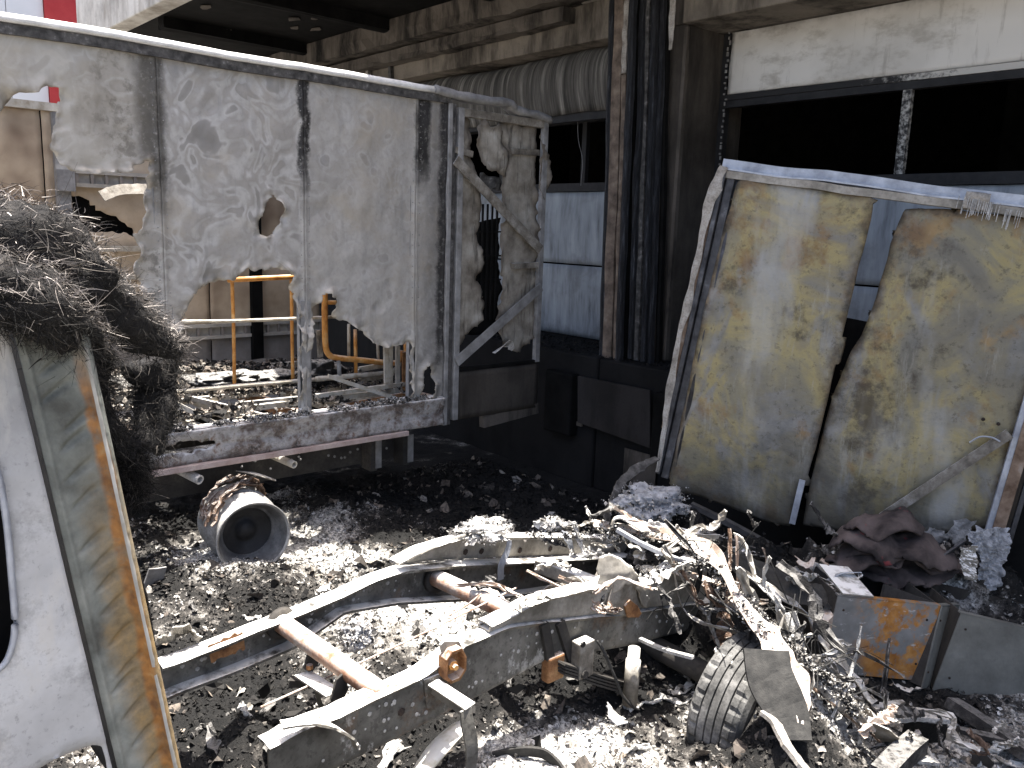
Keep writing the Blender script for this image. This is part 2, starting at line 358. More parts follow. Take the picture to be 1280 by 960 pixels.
e = n.mth('MAXIMUM', n.mr(n.mth('ADD', p[0], n.mth('MULTIPLY', n.noise(5, 4), .5)), -4.0, -4.28), n.mr(n.mth('ADD', p[2], n.mth('MULTIPLY', n.noise(4, 4, .7), .25)), 3.98, 4.12))
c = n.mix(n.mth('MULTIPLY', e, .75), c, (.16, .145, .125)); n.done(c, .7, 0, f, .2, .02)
simple('door_dark', [(.3, (.008, .008, .009)), (.7, (.028, .028, .03))], 8, rough=.6)
n = NT('mullion'); z = n.sep(n.geo.outputs['Position'])
c = n.mix(n.mr(n.mth('ADD', n.mth('MULTIPLY', n.noise(30, 4, .7), .5), n.mth('MULTIPLY', n.mth('SUBTRACT', z[0], -3.9), .28)), .5, .66), (.022, .022, .023), (.52, .51, .48)); n.done(c, .7)
n = NT('shelter')
f = n.noise(3, 7, .75, n.pos((16, 16, 1.6))); c = n.ramp(f, [(.38, (.006, .006, .007)), (.54, (.022, .023, .027)), (.64, (.07, .074, .085)), (.72, (.20, .21, .225)), (.8, (.34, .35, .36))])
n.done(c, .6, .1, f, .9, .03)
simple('shelter_brown', [(.3, (.05, .038, .03)), (.55, (.17, .13, .10)), (.75, (.30, .25, .2))], 8)
simple('shelter_pale', [(.3, (.12, .105, .09)), (.48, (.32, .295, .26)), (.7, (.46, .435, .40))], 11, fine=.4)
# yellow-grey panels of the leaning rear frame
n = NT('yellow_panel')
f = n.noise(1.9, 5, .62, dist=.7); c = n.ramp(f, [(.28, (.15, .14, .115)), (.40, (.235, .215, .165)), (.48, (.30, .265, .165)), (.54, (.40, .33, .15)), (.59, (.31, .265, .155)), (.66, (.25, .235, .20)), (.8, (.30, .21, .10))])
c = n.mix(n.mr(n.noise(2.7, 5, .6, n.pos((1, 1, .55), (.3, .5, .2)), dist=1.2), .48, .64, 0, .85), c, n.ramp(n.noise(8, 5), [(.35, (.18, .18, .175)), (.65, (.33, .325, .31))]))
c = n.mix(n.mr(n.noise(2.1, 6, .68, n.pos((1.3, 1.3, 1.3), (1, 0, 2))), .51, .64, 0, .8), c, n.ramp(n.noise(6, 4), [(.35, (.20, .11, .04)), (.65, (.38, .24, .09))]))
c = n.mix(n.mr(n.noise(1.7, 7, .72, n.pos((1, 1, 1), (0, 2, 1))), .53, .65, 0, .85), c, (.07, .055, .038))
c = n.mix(n.mr(n.noise(26, 5, .75), .54, .66, 0, .55), c, (.10, .085, .06))
c = n.mix(n.mr(n.noise(3.2, 7, .75, n.pos((3, 3, .5), (0, .2, 0))), .56, .70, 0, .5), c, (.45, .43, .36))
rimn = n.mth('ADD', n.attr('rim'), n.mth('MULTIPLY', n.mth('SUBTRACT', n.noise(8, 5, .7), .5), 1.2))
c = n.mix(n.mr(rimn, .55, -.05, 0, .9), c, n.ramp(n.noise(14, 4), [(.35, (.03, .025, .02)), (.55, (.12, .085, .05)), (.7, (.24, .17, .09))]))
c = n.mix(n.mr(n.mth('ADD', n.sep(n.geo.outputs['Position'])[2], n.mth('MULTIPLY', n.noise(4, 5), .5)), 1.35, .85, 0, .7), c, (.085, .08, .066))
hs_ = n.t.nodes.new('ShaderNodeHueSaturation'); hs_.inputs['Saturation'].default_value = .95; hs_.inputs['Value'].default_value = .78; n.t.links.new(c, hs_.inputs['Color']); c = hs_.outputs[0]
c = n.mix(n.mr(n.noise(1.4, 5, .6, n.pos((1.6, 1.6, .45), (0, .35, 0))), .54, .68, 0, .5), c, (.40, .395, .37))
n.done(c, .6, .1, n.mth('ADD', n.noise(2.2, 3), n.mth('MULTIPLY', n.noise(45, 4), .10)), .5, .06)
simple('galv', [(.3, (.24, .25, .28)), (.55, (.42, .44, .48)), (.75, (.56, .58, .62))], 9, rough=.5, metal=.35, ash=.5)
simple('dark_frame', [(.3, (.02, .02, .022)), (.6, (.07, .07, .075)), (.8, (.2, .2, .21))], 10, rough=.5, metal=.3)
simple('red_brown', [(.3, (.09, .055, .035)), (.6, (.25, .18, .13)), (.8, (.42, .38, .34))], 12)
# cab
n = NT('cab_white'); f = n.noise(3.5, 5, .6); c = n.ramp(f, [(.3, (.30, .295, .29)), (.45, (.42, .415, .41)), (.55, (.50, .495, .49)), (.66, (.64, .635, .625)), (.75, (.66, .63, .60))])
c = n.mix(n.mr(n.noise(70, 5, .7), .56, .68, 0, .5), c, (.22, .215, .21))
c = n.mix(n.mth('MULTIPLY', n.mr(n.noise(7, 6, .72), .50, .66), .65), c, (.27, .262, .255)); c = n.mix(n.mr(n.noise(4, 6, .7, n.pos((1, 3, 1), (.6, 0, 0))), .52, .66, 0, .5), c, (.56, .53, .48)); c = n.mix(n.mr(n.noise(2.6, 7, .75, n.pos((1, 1, 1), (0, 1, 1))), .53, .66, 0, .7), c, (.20, .195, .19)); n.done(c, .7, .15, n.mth('ADD', f, n.mth('MULTIPLY', n.noise(90, 3), .2)), .3, .008)
n = NT('cab_pillar')
p = n.sep(n.geo.outputs['Position']); f = n.noise(9, 6, .65)
c = n.ramp(f, [(.3, (.08, .08, .07)), (.5, (.17, .178, .158)), (.65, (.26, .265, .235)), (.8, (.36, .345, .285))])
_q0, _q1 = at(145, 960, X=-1.6), at(229, 945, X=-1.6); _a0 = _q0[1]+.139*_q0[2]; _wp = _q1[1]+.139*_q1[2]-_a0
d = n.mth('MULTIPLY', n.mth('SUBTRACT', n.mth('ADD', p[1], n.mth('MULTIPLY', p[2], .139)), _a0), .105/_wp)          # across the pillar, 0 at its seam with the door
och = n.mth('MULTIPLY', n.mr(n.mth('ADD', d, n.mth('MULTIPLY', n.mth('SUBTRACT', n.noise(12, 4), .5), .07)), .018, .06), n.mr(n.mth('ADD', p[2], n.mth('MULTIPLY', n.noise(6, 4), .3)), 2.05, 1.65))
c = n.mix(n.mth('MULTIPLY', och, .9), c, n.ramp(n.noise(20, 6, .75), [(.3, (.11, .08, .045)), (.5, (.24, .17, .085)), (.65, (.34, .22, .09)), (.8, (.42, .34, .21))]))
rs = n.mth('MULTIPLY', n.mr(n.mth('ABSOLUTE', n.mth('SUBTRACT', n.mth('ADD', d, n.mth('MULTIPLY', n.mth('SUBTRACT', n.noise(9, 3), .5), .02)), .080)), .004, .013, 1, 0), n.mr(p[2], 2.05, 1.9))
c = n.mix(n.mth('MULTIPLY', rs, n.mr(n.noise(22, 5, .7), .3, .55, .25, .9)), c, n.ramp(n.noise(30, 4), [(.35, (.16, .07, .025)), (.6, (.38, .17, .045)), (.75, (.45, .27, .11))])); n.done(c, .75, .1, n.mth('ADD', f, n.noise(60, 3)), .4, .004)
n = NT('cab_edge'); f = n.noise(10, 5, .6); c = n.ramp(f, [(.3, (.16, .15, .13)), (.5, (.36, .345, .31)), (.7, (.50, .485, .45))]); n.done(c, .8, 0, f, .3, .004)
n = NT('crust'); c = n.ramp(n.isl(), [(0., (.02, .02, .02)), (.25, (.10, .095, .09)), (.45, (.34, .325, .31)), (1., (.60, .585, .56))]); n.done(c, .95)
# loose stuff
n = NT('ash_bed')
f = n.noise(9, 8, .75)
v = n.mth('ADD', n.attr('ash'), n.mth('MULTIPLY', n.mth('SUBTRACT', f, .5), 1.0))  # ash tone, including the painted sunlit and shaded patches
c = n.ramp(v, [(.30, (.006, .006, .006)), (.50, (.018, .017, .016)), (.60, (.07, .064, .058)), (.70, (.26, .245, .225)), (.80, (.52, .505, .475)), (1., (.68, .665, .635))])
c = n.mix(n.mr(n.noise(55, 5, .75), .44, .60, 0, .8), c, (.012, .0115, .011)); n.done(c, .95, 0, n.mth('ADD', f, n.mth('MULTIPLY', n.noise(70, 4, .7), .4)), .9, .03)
n = NT('flakes')
v = n.mth('ADD', n.mth('MULTIPLY', n.isl(), .50), n.mth('SUBTRACT', n.attr('ash'), .30))
c = n.ramp(v, [(.10, (.006, .006, .006)), (.36, (.016, .015, .014)), (.46, (.055, .05, .045)), (.56, (.16, .145, .13)), (.68, (.40, .385, .36)), (.82, (.64, .625, .60))])
c = n.mix(n.mr(n.noise(50, 4, .7), .42, .6, 0, .7), c, (.022, .021, .020)); n.done(c, .92)
n = NT('flakes_brown')
c = n.ramp(n.isl(), [(0., (.008, .008, .008)), (.45, (.03, .028, .026)), (.65, (.12, .10, .085)), (.85, (.26, .22, .18)), (1., (.45, .42, .38))])
c = n.mix(n.mr(n.noise(45, 4, .7), .42, .62, 0, .7), c, (.02, .019, .018)); n.done(c, .9)
n = NT('fibre'); c = n.ramp(n.isl(), [(0., (.03, .027, .025)), (.45, (.12, .105, .095)), (.8, (.30, .265, .24)), (1., (.58, .52, .47))]); n.done(c, .6, spec=.4)  # sunlit tone for the upper strands, light put into the colour
n = NT('fibre_shaded'); c = n.ramp(n.isl(), [(0., (.006, .006, .006)), (.6, (.018, .017, .016)), (.9, (.05, .045, .04)), (1., (.14, .125, .11))]); n.done(c, .8, spec=.15)  # the same strands in shade, darkness put into the colour
n = NT('fibre_core'); f = n.noise(25, 6, .7); c = n.ramp(f, [(.3, (.006, .006, .007)), (.6, (.03, .028, .027)), (.8, (.09, .08, .07))]); n.done(c, .95, 0, f, 1, .03)
n = NT('rust_box'); f = n.noise(6, 6, .65); c = n.ramp(f, [(.3, (.16, .16, .155)), (.6, (.27, .27, .265)), (.75, (.34, .34, .335))])
p = n.sep(n.geo.outputs['Position'])
zz = n.mth('MULTIPLY', n.mr(p[0], -1.30, -1.42), n.mr(p[0], -1.68, -1.60))
rr = n.mth('MULTIPLY', zz, n.mr(n.mth('ADD', n.noise(7, 6, .7), n.mth('MULTIPLY', n.noise(30, 4), .2)), .53, .64))
c = n.mix(rr, c, n.ramp(n.noise(18, 4), [(.3, (.30, .12, .03)), (.6, (.50, .24, .07)), (.8, (.55, .35, .15))]))
c = n.mix(n.mr(n.noise(14, 6, .75, n.pos((.8, .8, 3))), .6, .68, 0, .8), c, (.62, .61, .6)); n.done(c, .5, .35, f, .15, .005)
simple('box_olive', [(.3, (.12, .12, .11)), (.6, (.22, .22, .20)), (.75, (.30, .30, .28))], 4, rough=.5, metal=.3, fine=.2)
n = NT('cloth'); f = n.noise(5, 5, .6); c = n.ramp(f, [(.35, (.018, .015, .015)), (.48, (.065, .051, .048)), (.65, (.12, .094, .088))])
c = n.mix(n.mr(n.noise(9, 3, .5, n.pos((1, 1, 1), (1, 2, 3))), .66, .70, 0, .6), c, (.24, .04, .045)); n.done(c, .95, 0, n.noise(120, 2), .3, .003)
n = NT('tyre'); f = n.noise(9, 6, .7); c = n.ramp(f, [(.3, (.03, .03, .03)), (.5, (.11, .108, .104)), (.65, (.22, .215, .208)), (.8, (.34, .333, .325))])
c = n.mix(n.mr(n.noise(80, 4, .7), .5, .65, 0, .5), c, (.03, .03, .03)); n.done(c, .95, 0, n.noise(60, 4, .7), .5, .006)
simple('rim', [(.3, (.10, .098, .094)), (.48, (.26, .255, .248)), (.65, (.42, .415, .405)), (.8, (.52, .51, .50))], 9, rough=.65, metal=.1, fine=.45, ash=.6)
simple('rim_half_shaded', [(.3, (.05, .05, .052)), (.5, (.12, .12, .122)), (.7, (.22, .22, .22))], 7, rough=.6, fine=.3)  # rim copy with the shadow inside the dish put into its colour
simple('rim_shaded', [(.3, (.012, .012, .013)), (.6, (.03, .03, .032)), (.8, (.07, .07, .075))], 7, rough=.6)  # darkest rim copy: deep shadow of the dish put into its colour
simple('tyre_wire', [(.3, (.05, .028, .018)), (.5, (.20, .12, .08)), (.7, (.36, .26, .19))], 25, ash=.5, bs=1, bd=.03)
simple('cream', [(.3, (.50, .46, .36)), (.6, (.66, .62, .52)), (.8, (.72, .7, .64))], 6, fine=.15, ash=.7, ashcol=(.8, .79, .77))
simple('gold_edge', [(.3, (.25, .17, .06)), (.6, (.45, .33, .13)), (.8, (.55, .45, .25))], 12)
simple('cable', [(.3, (.015, .015, .015)), (.7, (.05, .048, .045))], 20)
simple('bolt', [(.3, (.25, .24, .22)), (.7, (.55, .53, .5))], 40)
simple('bolt_dark', [(.3, (.012, .012, .012)), (.7, (.06, .04, .03))], 40)
simple('white_wall', [(.3, (.66, .67, .68)), (.7, (.78, .78, .78))], .6, fine=.05)
simple('red_paint', [(.3, (.36, .03, .035)), (.7, (.5, .06, .06))], 2)

# ================================================================= SETTING
bm = nb(); s = 150
for x, y in ((-s, -s), (s, -s), (s, s), (-s, s)): bm.verts.new((x, y, 0))
bm.faces.new(bm.verts); obj('ground', bm, 'yard', kind='structure')

MOUNDS = [(*at(835, 615, d=5.0)[:2], .42, .5), (*at(960, 690, d=4.6)[:2], .55, .42), (*at(1110, 690, d=4.7)[:2], .6, .42), (*at(1240, 720, d=4.6)[:2], .5, .35),
          (*at(900, 935, d=2.95)[:2], .30, .26), (*at(990, 900, d=3.3)[:2], .35, .16), (*at(310, 930, Z=.1)[:2], .22, .16), (*at(470, 790, Z=.1)[:2], .4, .14), (*at(270, 720, Z=.1)[:2], .5, .12), (*at(420, 640, Z=.1)[:2], .5, .12), (*at(600, 900, Z=0)[:2], .5, .06), (*at(965, 800, d=3.75)[:2], .28, .24), (*at(1010, 860, d=3.5)[:2], .25, .14), (-2.72, 2.75, .3, .22), (-2.75, 1.85, .25, .10), (*at(800, 670, d=4.4)[:2], .4, .25), (*at(700, 660, d=4.5)[:2], .3, .18)]
ASH_AND_LIGHT = [(*at(px, py, Z=.08)[:2], r, v) for px, py, r, v in ((500, 775, .34, .55), (290, 690, .35, .32), (215, 765, .3, .35), (430, 705, .3, .38), (420, 660, .25, .3), (700, 925, .3, .34), (1030, 915, .26, .5), (1230, 945, .4, .55), (640, 955, .25, .4), (365, 640, .2, .25), (350, 690, .25, .3),  # pale ash drifts, their sunlit brightness put into the colour
       (690, 850, .34, -.45), (285, 895, .3, -.4), (620, 600, .9, -.6), (500, 610, .5, -.4), (900, 760, .4, -.4), (1150, 890, .25, -.5), (260, 800, .25, -.3), (800, 650, .5, -.3), (960, 690, .6, -.3), (780, 860, .25, -.3))]  # dark char, plus shade under rail, box and canopy painted in
def ash_and_light(x, y):
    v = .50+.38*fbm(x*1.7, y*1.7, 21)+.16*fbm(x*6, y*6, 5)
    for ax_, ay_, r, a in ASH_AND_LIGHT:
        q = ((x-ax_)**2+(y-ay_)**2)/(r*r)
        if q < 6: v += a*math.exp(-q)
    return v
def hgt(x, y):
    h = .02+.05*(fbm(x*1.3, y*1.3, 1)+.6)+.035*fbm(x*5, y*5, 4)+.022*fbm(x*16, y*16, 9)+.012*fbm(x*45, y*45, 2, 2)
    for mx, my, r, a in MOUNDS:
        q = ((x-mx)**2+(y-my)**2)/(r*r)
        if q < 6: h += a*math.exp(-q*1.4)*(1+.25*fbm(x*7, y*7, 3))
    k = min(1, max(0, (x+8.3)/.6))*min(1, max(0, (.9-x)/.8))*min(1, max(0, (y+.6)/.5))*1
    if y > 3.6 and x < -3.6: h *= 1-.75*min(1, (y-3.6)/.6)*min(1, (-3.6-x)/.5)
    return max(.004, h)*k+.004
bm = nb(); st = .03; xs = np.arange(-8.3, .9, st); ys = np.arange(-.6, 5.35, st)
lay = bm.verts.layers.float.new('ash')
def gv(x, y):
    v = bm.verts.new((x, y, hgt(x, y))); v[lay] = ash_and_light(x, y); return v
G = [[gv(x, y) for y in ys] for x in xs]
for i in range(len(xs)-1):
    for j in range(len(ys)-1): bm.faces.new((G[i][j], G[i+1][j], G[i+1][j+1], G[i][j+1]))
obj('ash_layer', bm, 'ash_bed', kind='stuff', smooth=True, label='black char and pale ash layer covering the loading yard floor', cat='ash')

# ================================================================= WAREHOUSE
YW, YD, YK, ZD, ZL, ZC = 5.65, 6.13, 5.30, 1.19, 3.93, 4.5     # wall front, door plane, dock edge, dock top, lintel soffit, canopy soffit
X1a, X1b, X2a, X2b = -8.85, -5.10, -4.39, -.70                 # the two door openings
wh = thing('warehouse', 'soot-blackened concrete warehouse with loading dock doors and a canopy', 'warehouse', (-4.7, 6.2, 0))
def P(name, bm, mt, parent=wh, **k): return obj(name, bm, mt, parent, **k)
XCL = at(96, 30, Y=3.28)[0]
P('wall', box(nb(), (-17.4, YW, ZL), (3.2, 6.6, 5.6)), 'concrete')
# soffit slab and the broken ledges under the canopy
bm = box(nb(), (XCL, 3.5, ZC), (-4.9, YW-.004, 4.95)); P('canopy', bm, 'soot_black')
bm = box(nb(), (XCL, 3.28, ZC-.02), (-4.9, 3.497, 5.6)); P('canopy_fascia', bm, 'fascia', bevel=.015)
P('canopy', box(nb(), (-4.895, 4.1, ZC+.1), (3.2, YW-.004, 5.0)), 'soot_black')  # unseen right stretch, its edge stepped back to place the shadow line
P('canopy_fascia', box(nb(), (-4.895, 3.9, ZC+.08), (3.2, 4.097, 5.6)), 'fascia', bevel=.015)
def rough_beam(a, b, w, h, seed, amp=.03, nseg=40):
    bm = nb(); a, b = V(a), V(b); rows = []
    for i in range(nseg+1):
        p = a.lerp(b, i/nseg); r = []
        for (s, u) in ((-1, -1), (0, -1), (1, -1), (1, 1), (-1, 1), (-1, 0)):
            k = fbm(i*.23, s*2+u, seed)*amp if u < 1 else 0
            r.append(bm.verts.new(p+Vector((0, s*w/2+k*s, u*h/2-abs(k)*(u < 1)))))
        rows.append(r)
    for i in range(nseg):
        for j in range(6): bm.faces.new((rows[i][j], rows[i][(j+1) % 6], rows[i+1][(j+1) % 6], rows[i+1][j]))
    bm.faces.new(rows[0][::-1]); bm.faces.new(rows[-1]); bmesh.ops.recalc_face_normals(bm, faces=bm.faces); return bm
P('ledge', rough_beam((-11.4, 5.48, 4.37), (-5.3, 5.48, 4.37), .32, .24, 3, .06), 'concrete')
P('ledge', rough_beam((-11.4, 5.54, 4.13), (-5.6, 5.54, 4.16), .2, .12, 8, .04), 'concrete')
for k, (x, y0) in enumerate(((-10.2, 3.5), (-8.3, 3.5), (-6.4, 3.5))):
    P('soffit_beam', rough_beam((x-.09, 4.5, 4.44), (x+.09, 4.5, 4.44), 1.9, .12, 20+k, .03, 4), 'soot_black')
for k in range(9):                                              # spalled concrete flakes showing on the sooty soffit
    a = at(330+rng.uniform(-80, 150), rng.uniform(5, 40), Z=ZC-.012); bm = nb()
    prism(bm, [(a[0]+rng.uniform(.03, .14)*math.cos(t), a[1]+rng.uniform(.02, .08)*math.sin(t)) for t in np.linspace(0, 6.2, 7)[:-1]], lambda x, y, c: (x, y, ZC-.010-c), .006); P('spalled_patch', bm, 'concrete')
# lintels over the two openings, with lighter faces
P('lintel', box(nb(), (X1a-.35, YW-.06, ZL-.012), (X1b+.02, YD-.06, ZL+.34)), 'concrete_light', bevel=.012)
P('lintel', box(nb(), (X2a-.02, YW-.05, ZL-.010), (X2b+.3, YD-.05, ZL+.30)), 'concrete_light', bevel=.012)
# metal angle and stub post running along the facade over the left opening
A_, B_ = at(460, 72, Y=YW-.09), at(770, -12, Y=YW-.09)
P('cable_tray', bar(nb(), A_, B_, .04, .07), 'subframe'); P('cable_tray', bar(nb(), A_+np.array([0, .03, .14]), B_+np.array([0, .03, .14]), .03, .05), 'concrete')
P('tray_post', bar(nb(), at(459, 70, Y=YW-.1), at(462, 120, Y=YW-.1), .04, .05, (1, 0, 0)), 'subframe')
P('tray_post', bar(nb(), at(487, 52, Y=YW-.08), at(490, 115, Y=YW-.08), .05, .05, (1, 0, 0)), 'dark_strip')
# piers
P('pier', box(nb(), (X1b, YW, ZD), (X2a, 6.5, ZL)), 'pilaster', bevel=.015)
P('pier', box(nb(), (X1a-1.5, YW, ZD), (X1a, 6.5, ZL)), 'pilaster', bevel=.015)
P('pier', box(nb(), (X2b, YW, ZD), (X2b+3.8, 6.5, ZL)), 'pilaster', bevel=.015)
P('pier_edge', box(nb(), (X2a-.02, YW-.012, ZD+.02), (X2a+.012, YW+.03, ZL-.03)), 'concrete')
# the black hall behind the doors
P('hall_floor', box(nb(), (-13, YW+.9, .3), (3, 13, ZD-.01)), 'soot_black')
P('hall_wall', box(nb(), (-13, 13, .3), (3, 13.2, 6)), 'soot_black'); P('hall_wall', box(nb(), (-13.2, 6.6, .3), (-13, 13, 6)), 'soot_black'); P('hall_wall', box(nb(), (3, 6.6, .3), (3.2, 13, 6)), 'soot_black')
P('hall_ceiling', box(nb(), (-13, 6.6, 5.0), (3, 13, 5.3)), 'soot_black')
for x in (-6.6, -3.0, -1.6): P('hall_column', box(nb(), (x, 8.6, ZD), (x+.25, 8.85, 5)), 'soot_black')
# dock
bm = box(nb(), (-14, YK, 0), (X1b+.25, 6.7, ZD)); P('dock_platform', bm, 'dock', bevel=.02)
P('dock_platform', box(nb(), (X1b+.254, YK+.02, 0), (3.2, 6.7, ZD-.006)), 'dock', bevel=.02)
def sec_door(xa, xb, name_white, has_top):
    fr = box(nb(), (xa, YD+.08, ZD), (xb, YD+.10, ZD+.09))
    d = P('sectional_door', fr, 'door_dark')
    for x in (xa, xb-.06): P('door_track', box(nb(), (x, YD+.02, ZD), (x+.06, YD+.09, ZL+.2)), 'door_dark', d)
    for z0, z1 in ((ZD+.01, 1.925), (1.94, 2.66)):
        def dsp(a, b, e): return .018*fbm(a*1.2, b*2.5, 3)+.012*math.sin((b-z0)/(z1-z0)*math.pi)
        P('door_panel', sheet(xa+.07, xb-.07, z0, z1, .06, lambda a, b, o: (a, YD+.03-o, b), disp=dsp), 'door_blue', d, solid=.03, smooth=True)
    bm = box(nb(), (xa+.07, YD+.005, 2.665), (xb-.07, YD+.075, 2.745)); P('window_rail', bm, 'door_dark', d)
    bm = box(nb(), (xa+.07, YD+.005, 3.33), (xb-.07, YD+.075, 3.385)); P('window_rail', bm, 'door_dark', d)
    bm = box(nb(), (xa+.07, YD-.006, 3.387), (xb-.07, YD+.06, 3.43)); P('window_rail', bm, 'mullion', d)
    for k in range(1, 3):
        x = xa+(xb-xa)*(k/3)+(.06 if has_top else .4)
        if has_top: x = at(1128, 160, Y=YD)[0]+(k-1)*1.25
        P('mullion', box(nb(), (x-.03, YD+.01, 2.747), (x+.03, YD+.06, 3.328)), 'mullion', d)
    if has_top:
        def dsp(a, b, e): return .02*fbm(a*.9, b*2.0, 8)+.006*fbm(a*5, b*5, 4)
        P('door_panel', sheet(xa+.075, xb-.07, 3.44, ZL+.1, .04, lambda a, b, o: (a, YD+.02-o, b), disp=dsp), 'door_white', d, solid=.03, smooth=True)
    return d
sec_door(X1a, X1b, False, False); dd = sec_door(X2a, X2b, True, True)
# crumbling seal beside the white panel
bm = nb()
for k in range(40):
    z = 2.2+k*.044; x = X2a+.07+rng.normal()*.006; b_ = rng.uniform(.006, .016); box(bm, (x, YD-.02, z), (x+b_, YD-.005, z+rng.uniform(.01, .035)))
P('door_seal', bm, 'post_grey', dd, kind='stuff')
# sagging roller curtain in the head of the left opening
bm = nb(); nx = 150; na = 14; rows = []
for i in range(nx+1):
    x = X1a+.5+(X1b-.04-X1a-.5)*i/nx; w_ = .012*fbm(x*9, 0, 1)+.015*fbm(x*2.4, 3, 1); r = []
    sag = .06*fbm(x*.8, 1, 2)
    for j in range(na+1):
        t = j/na*math.pi*.5
        r.append(bm.verts.new((x, 6.05-(.36+w_)*math.sin(t*.98+.15)-.0, 3.35+sag*(1-j/na)+.55*(1-math.cos(math.pi/2-t))+.0 if False else 3.34+sag*.5+.58*math.sin(math.pi/2*(j/na))*1.0)))
        v = r[-1]; v.co.y = 5.98-(.30+w_)*math.cos(math.pi*.5*(j/na-.35)*1.25)
    rows.append(r)
for i in range(nx):
    for j in range(na): bm.faces.new((rows[i][j], rows[i+1][j], rows[i+1][j+1], rows[i][j+1]))
P('roller_curtain', bm, 'curtain', smooth=True, solid=.004)
P('curtain_bar', bar(nb(), (X1a+.4, 5.80, 3.33), (X1b-.03, 5.80, 3.33), .06, .09), 'door_dark')
P('hanging_wire', tube(nb(), smoothpath([at(722, 147, Y=5.9), at(723, 175, Y=5.9), at(728, 200, Y=5.9), at(726, 232, Y=5.9)]), .003, 5), 'post_grey')
# burnt dock-seal battens on the pier between the doors: (px top, px bottom, width, material, Y)
for px, pb, w_, mt, y, yt, yb in ((776, 759, .10, 'shelter_brown', 5.42, -15, 470), (785, 768, .05, 'shelter_pale', 5.40, -15, 92), (785, 770, .05, 'shelter_brown', 5.405, 94, 470), (793, 772, .055, 'shelter', 5.36, -15, 478), (768, 752, .05, 'shelter', 5.44, -15, 473),
                                  (806, 787, .045, 'shelter', 5.45, -15, 448), (812, 795, .06, 'dark_strip', 5.49, -15, 450), (820, 804, .05, 'shelter', 5.47, -15, 452), (829, 813, .045, 'shelter', 5.52, -15, 455), (800, 780, .06, 'soot_black', 5.52, -15, 452), (836, 822, .04, 'soot_black', 5.58, -15, 455)):
    pts = []
    for k in range(15):
        f = k/14; ty = yt+(yb-yt)*f; tx = px+(pb-px)*((ty+15)/490)
        q = at(tx, ty, Y=y); q[0] += .012*fbm(f*6, px*.3, 1); q[1] += .012*fbm(f*5, px*.7, 4); pts.append(q)
    bm = nb(); profile(bm, pts, [(-w_/2, -.02), (w_/2, -.02), (w_/2, .02), (0, .028), (-w_/2, .02)], up=(0, -1, 0)); P('seal_batten', bm, mt)
bm = ribbon([at(842, -20, Y=5.5), at(840, 20, Y=5.5), at(838, 62, Y=5.49)], [.055, .06, .03], .003, jag=.15, up=(0, -1, 0), wob=.01); P('torn_trim', bm, 'shelter_pale', solid=.004)
# steel plate and bumpers on the dock face
pa, pb, pc, pd = at(722, 470, Y=YK-.05), at(812, 488, Y=YK-.05), at(812, 560, Y=YK-.05), at(722, 528, Y=YK-.05)
bm = nb(); prism(bm, [(p[0], p[2]) for p in (pa, pb, pc, pd)], lambda a, b, c: (a, YK-.03-c, b), .02); P('dock_plate', bm, 'dock_plate')
for x0, x1 in ((685, 719), (822, 850)):
    a, b = at(x0, 480, Y=YK-.06), at(x1, 480, Y=YK-.06)
    P('dock_bumper', box(nb(), (a[0], YK-.11, .45), (b[0], YK-.002, 1.02)), 'soot_black', bevel=.02)
a, b = at(780, 560, Y=YK-.02), at(818, 600, Y=YK-.02); P('wall_patch', box(nb(), (a[0], YK-.012, .05), (b[0], YK-.003, a[2])), 'concrete')
a, b = at(702, 523, Y=YK-.04), at(725, 534, Y=YK-.04); P('wall_patch', box(nb(), (a[0], YK-.02, b[2]), (b[0], YK-.003, a[2])), 'concrete')

# neighbouring hall seen past the canopy
nh = thing('neighbouring_hall', 'white clad hall with a red corner band beyond the blackened canopy', 'building', (-18, 2, 0))
YR0, YR1 = at(56, 14, X=-17.55)[1], at(100, 14, X=-17.55)[1]
for y0, y1 in ((-6, -1.2), (-1.19, at(8, 14, X=-17.6)[1]-.01), (at(8, 14, X=-17.6)[1], YR0-.01)): obj('wall_panel', box(nb(), (-18, y0, 0), (-17.6, y1, 9)), 'white_wall', nh, bevel=.01)
bm = nb(); prism(bm, [(YR0, 4.2), (YR1, 4.2), (YR1, 9), (YR0, 9)], lambda a, b, c: (-17.95+c, a, b), .42); obj('corner_band', bm, 'red_paint', nh)

# ================================================================= BURNT BOX TRUCK (left)
XS, XF = -5.0, -7.4                                    # near and far side of its box
def yz(px, py, X=XS): q = at(px, py, X=X); return (q[1], q[2])
tr = thing('box_truck', 'burnt box truck with torn ash-grey side panels and open rear door, backed to the dock', 'truck', (-6.2, 1.5, 0))
def T(name, bm, mt, parent=tr, **k): return obj(name, bm, mt, parent, **k)
ZT, ZB, ZR = 3.15, .735, .985                           # top of skin, bottom of rail, top of rail
hole_left = [yz(*p) for p in ((-160, 330), (-160, 150), (-60, 150), (0, 142), (8, 130), (17, 118), (32, 116), (47, 116), (58, 108), (72, 107), (76, 124), (71, 142), (67, 166), (62, 187), (67, 191), (75, 206), (95, 214), (125, 217), (150, 216), (165, 213), (166, 207), (180, 204), (186, 200))]
edge_b = [yz(*p) for p in ((187, 205), (183, 222), (186, 236), (180, 246), (182, 264), (177, 285), (166, 294), (171, 302), (175, 318), (165, 333), (168, 345), (178, 354), (178, 367), (171, 384), (176, 402), (188, 415), (202, 424), (215, 428))]
edge_c = [yz(*p) for p in ((221, 418), (230, 406), (233, 392), (240, 375), (249, 362), (262, 354), (280, 351), (298, 347), (305, 337), (322, 337), (343, 335), (357, 338), (366, 345), (363, 357), (369, 369), (372, 386), (374, 410), (375, 440), (375, 540))]
low = [(yz(375, 540)[0], .5), (-1.3, .5)]
holeA = rag(hole_left+edge_b+edge_c+low, .022, .3, 1)
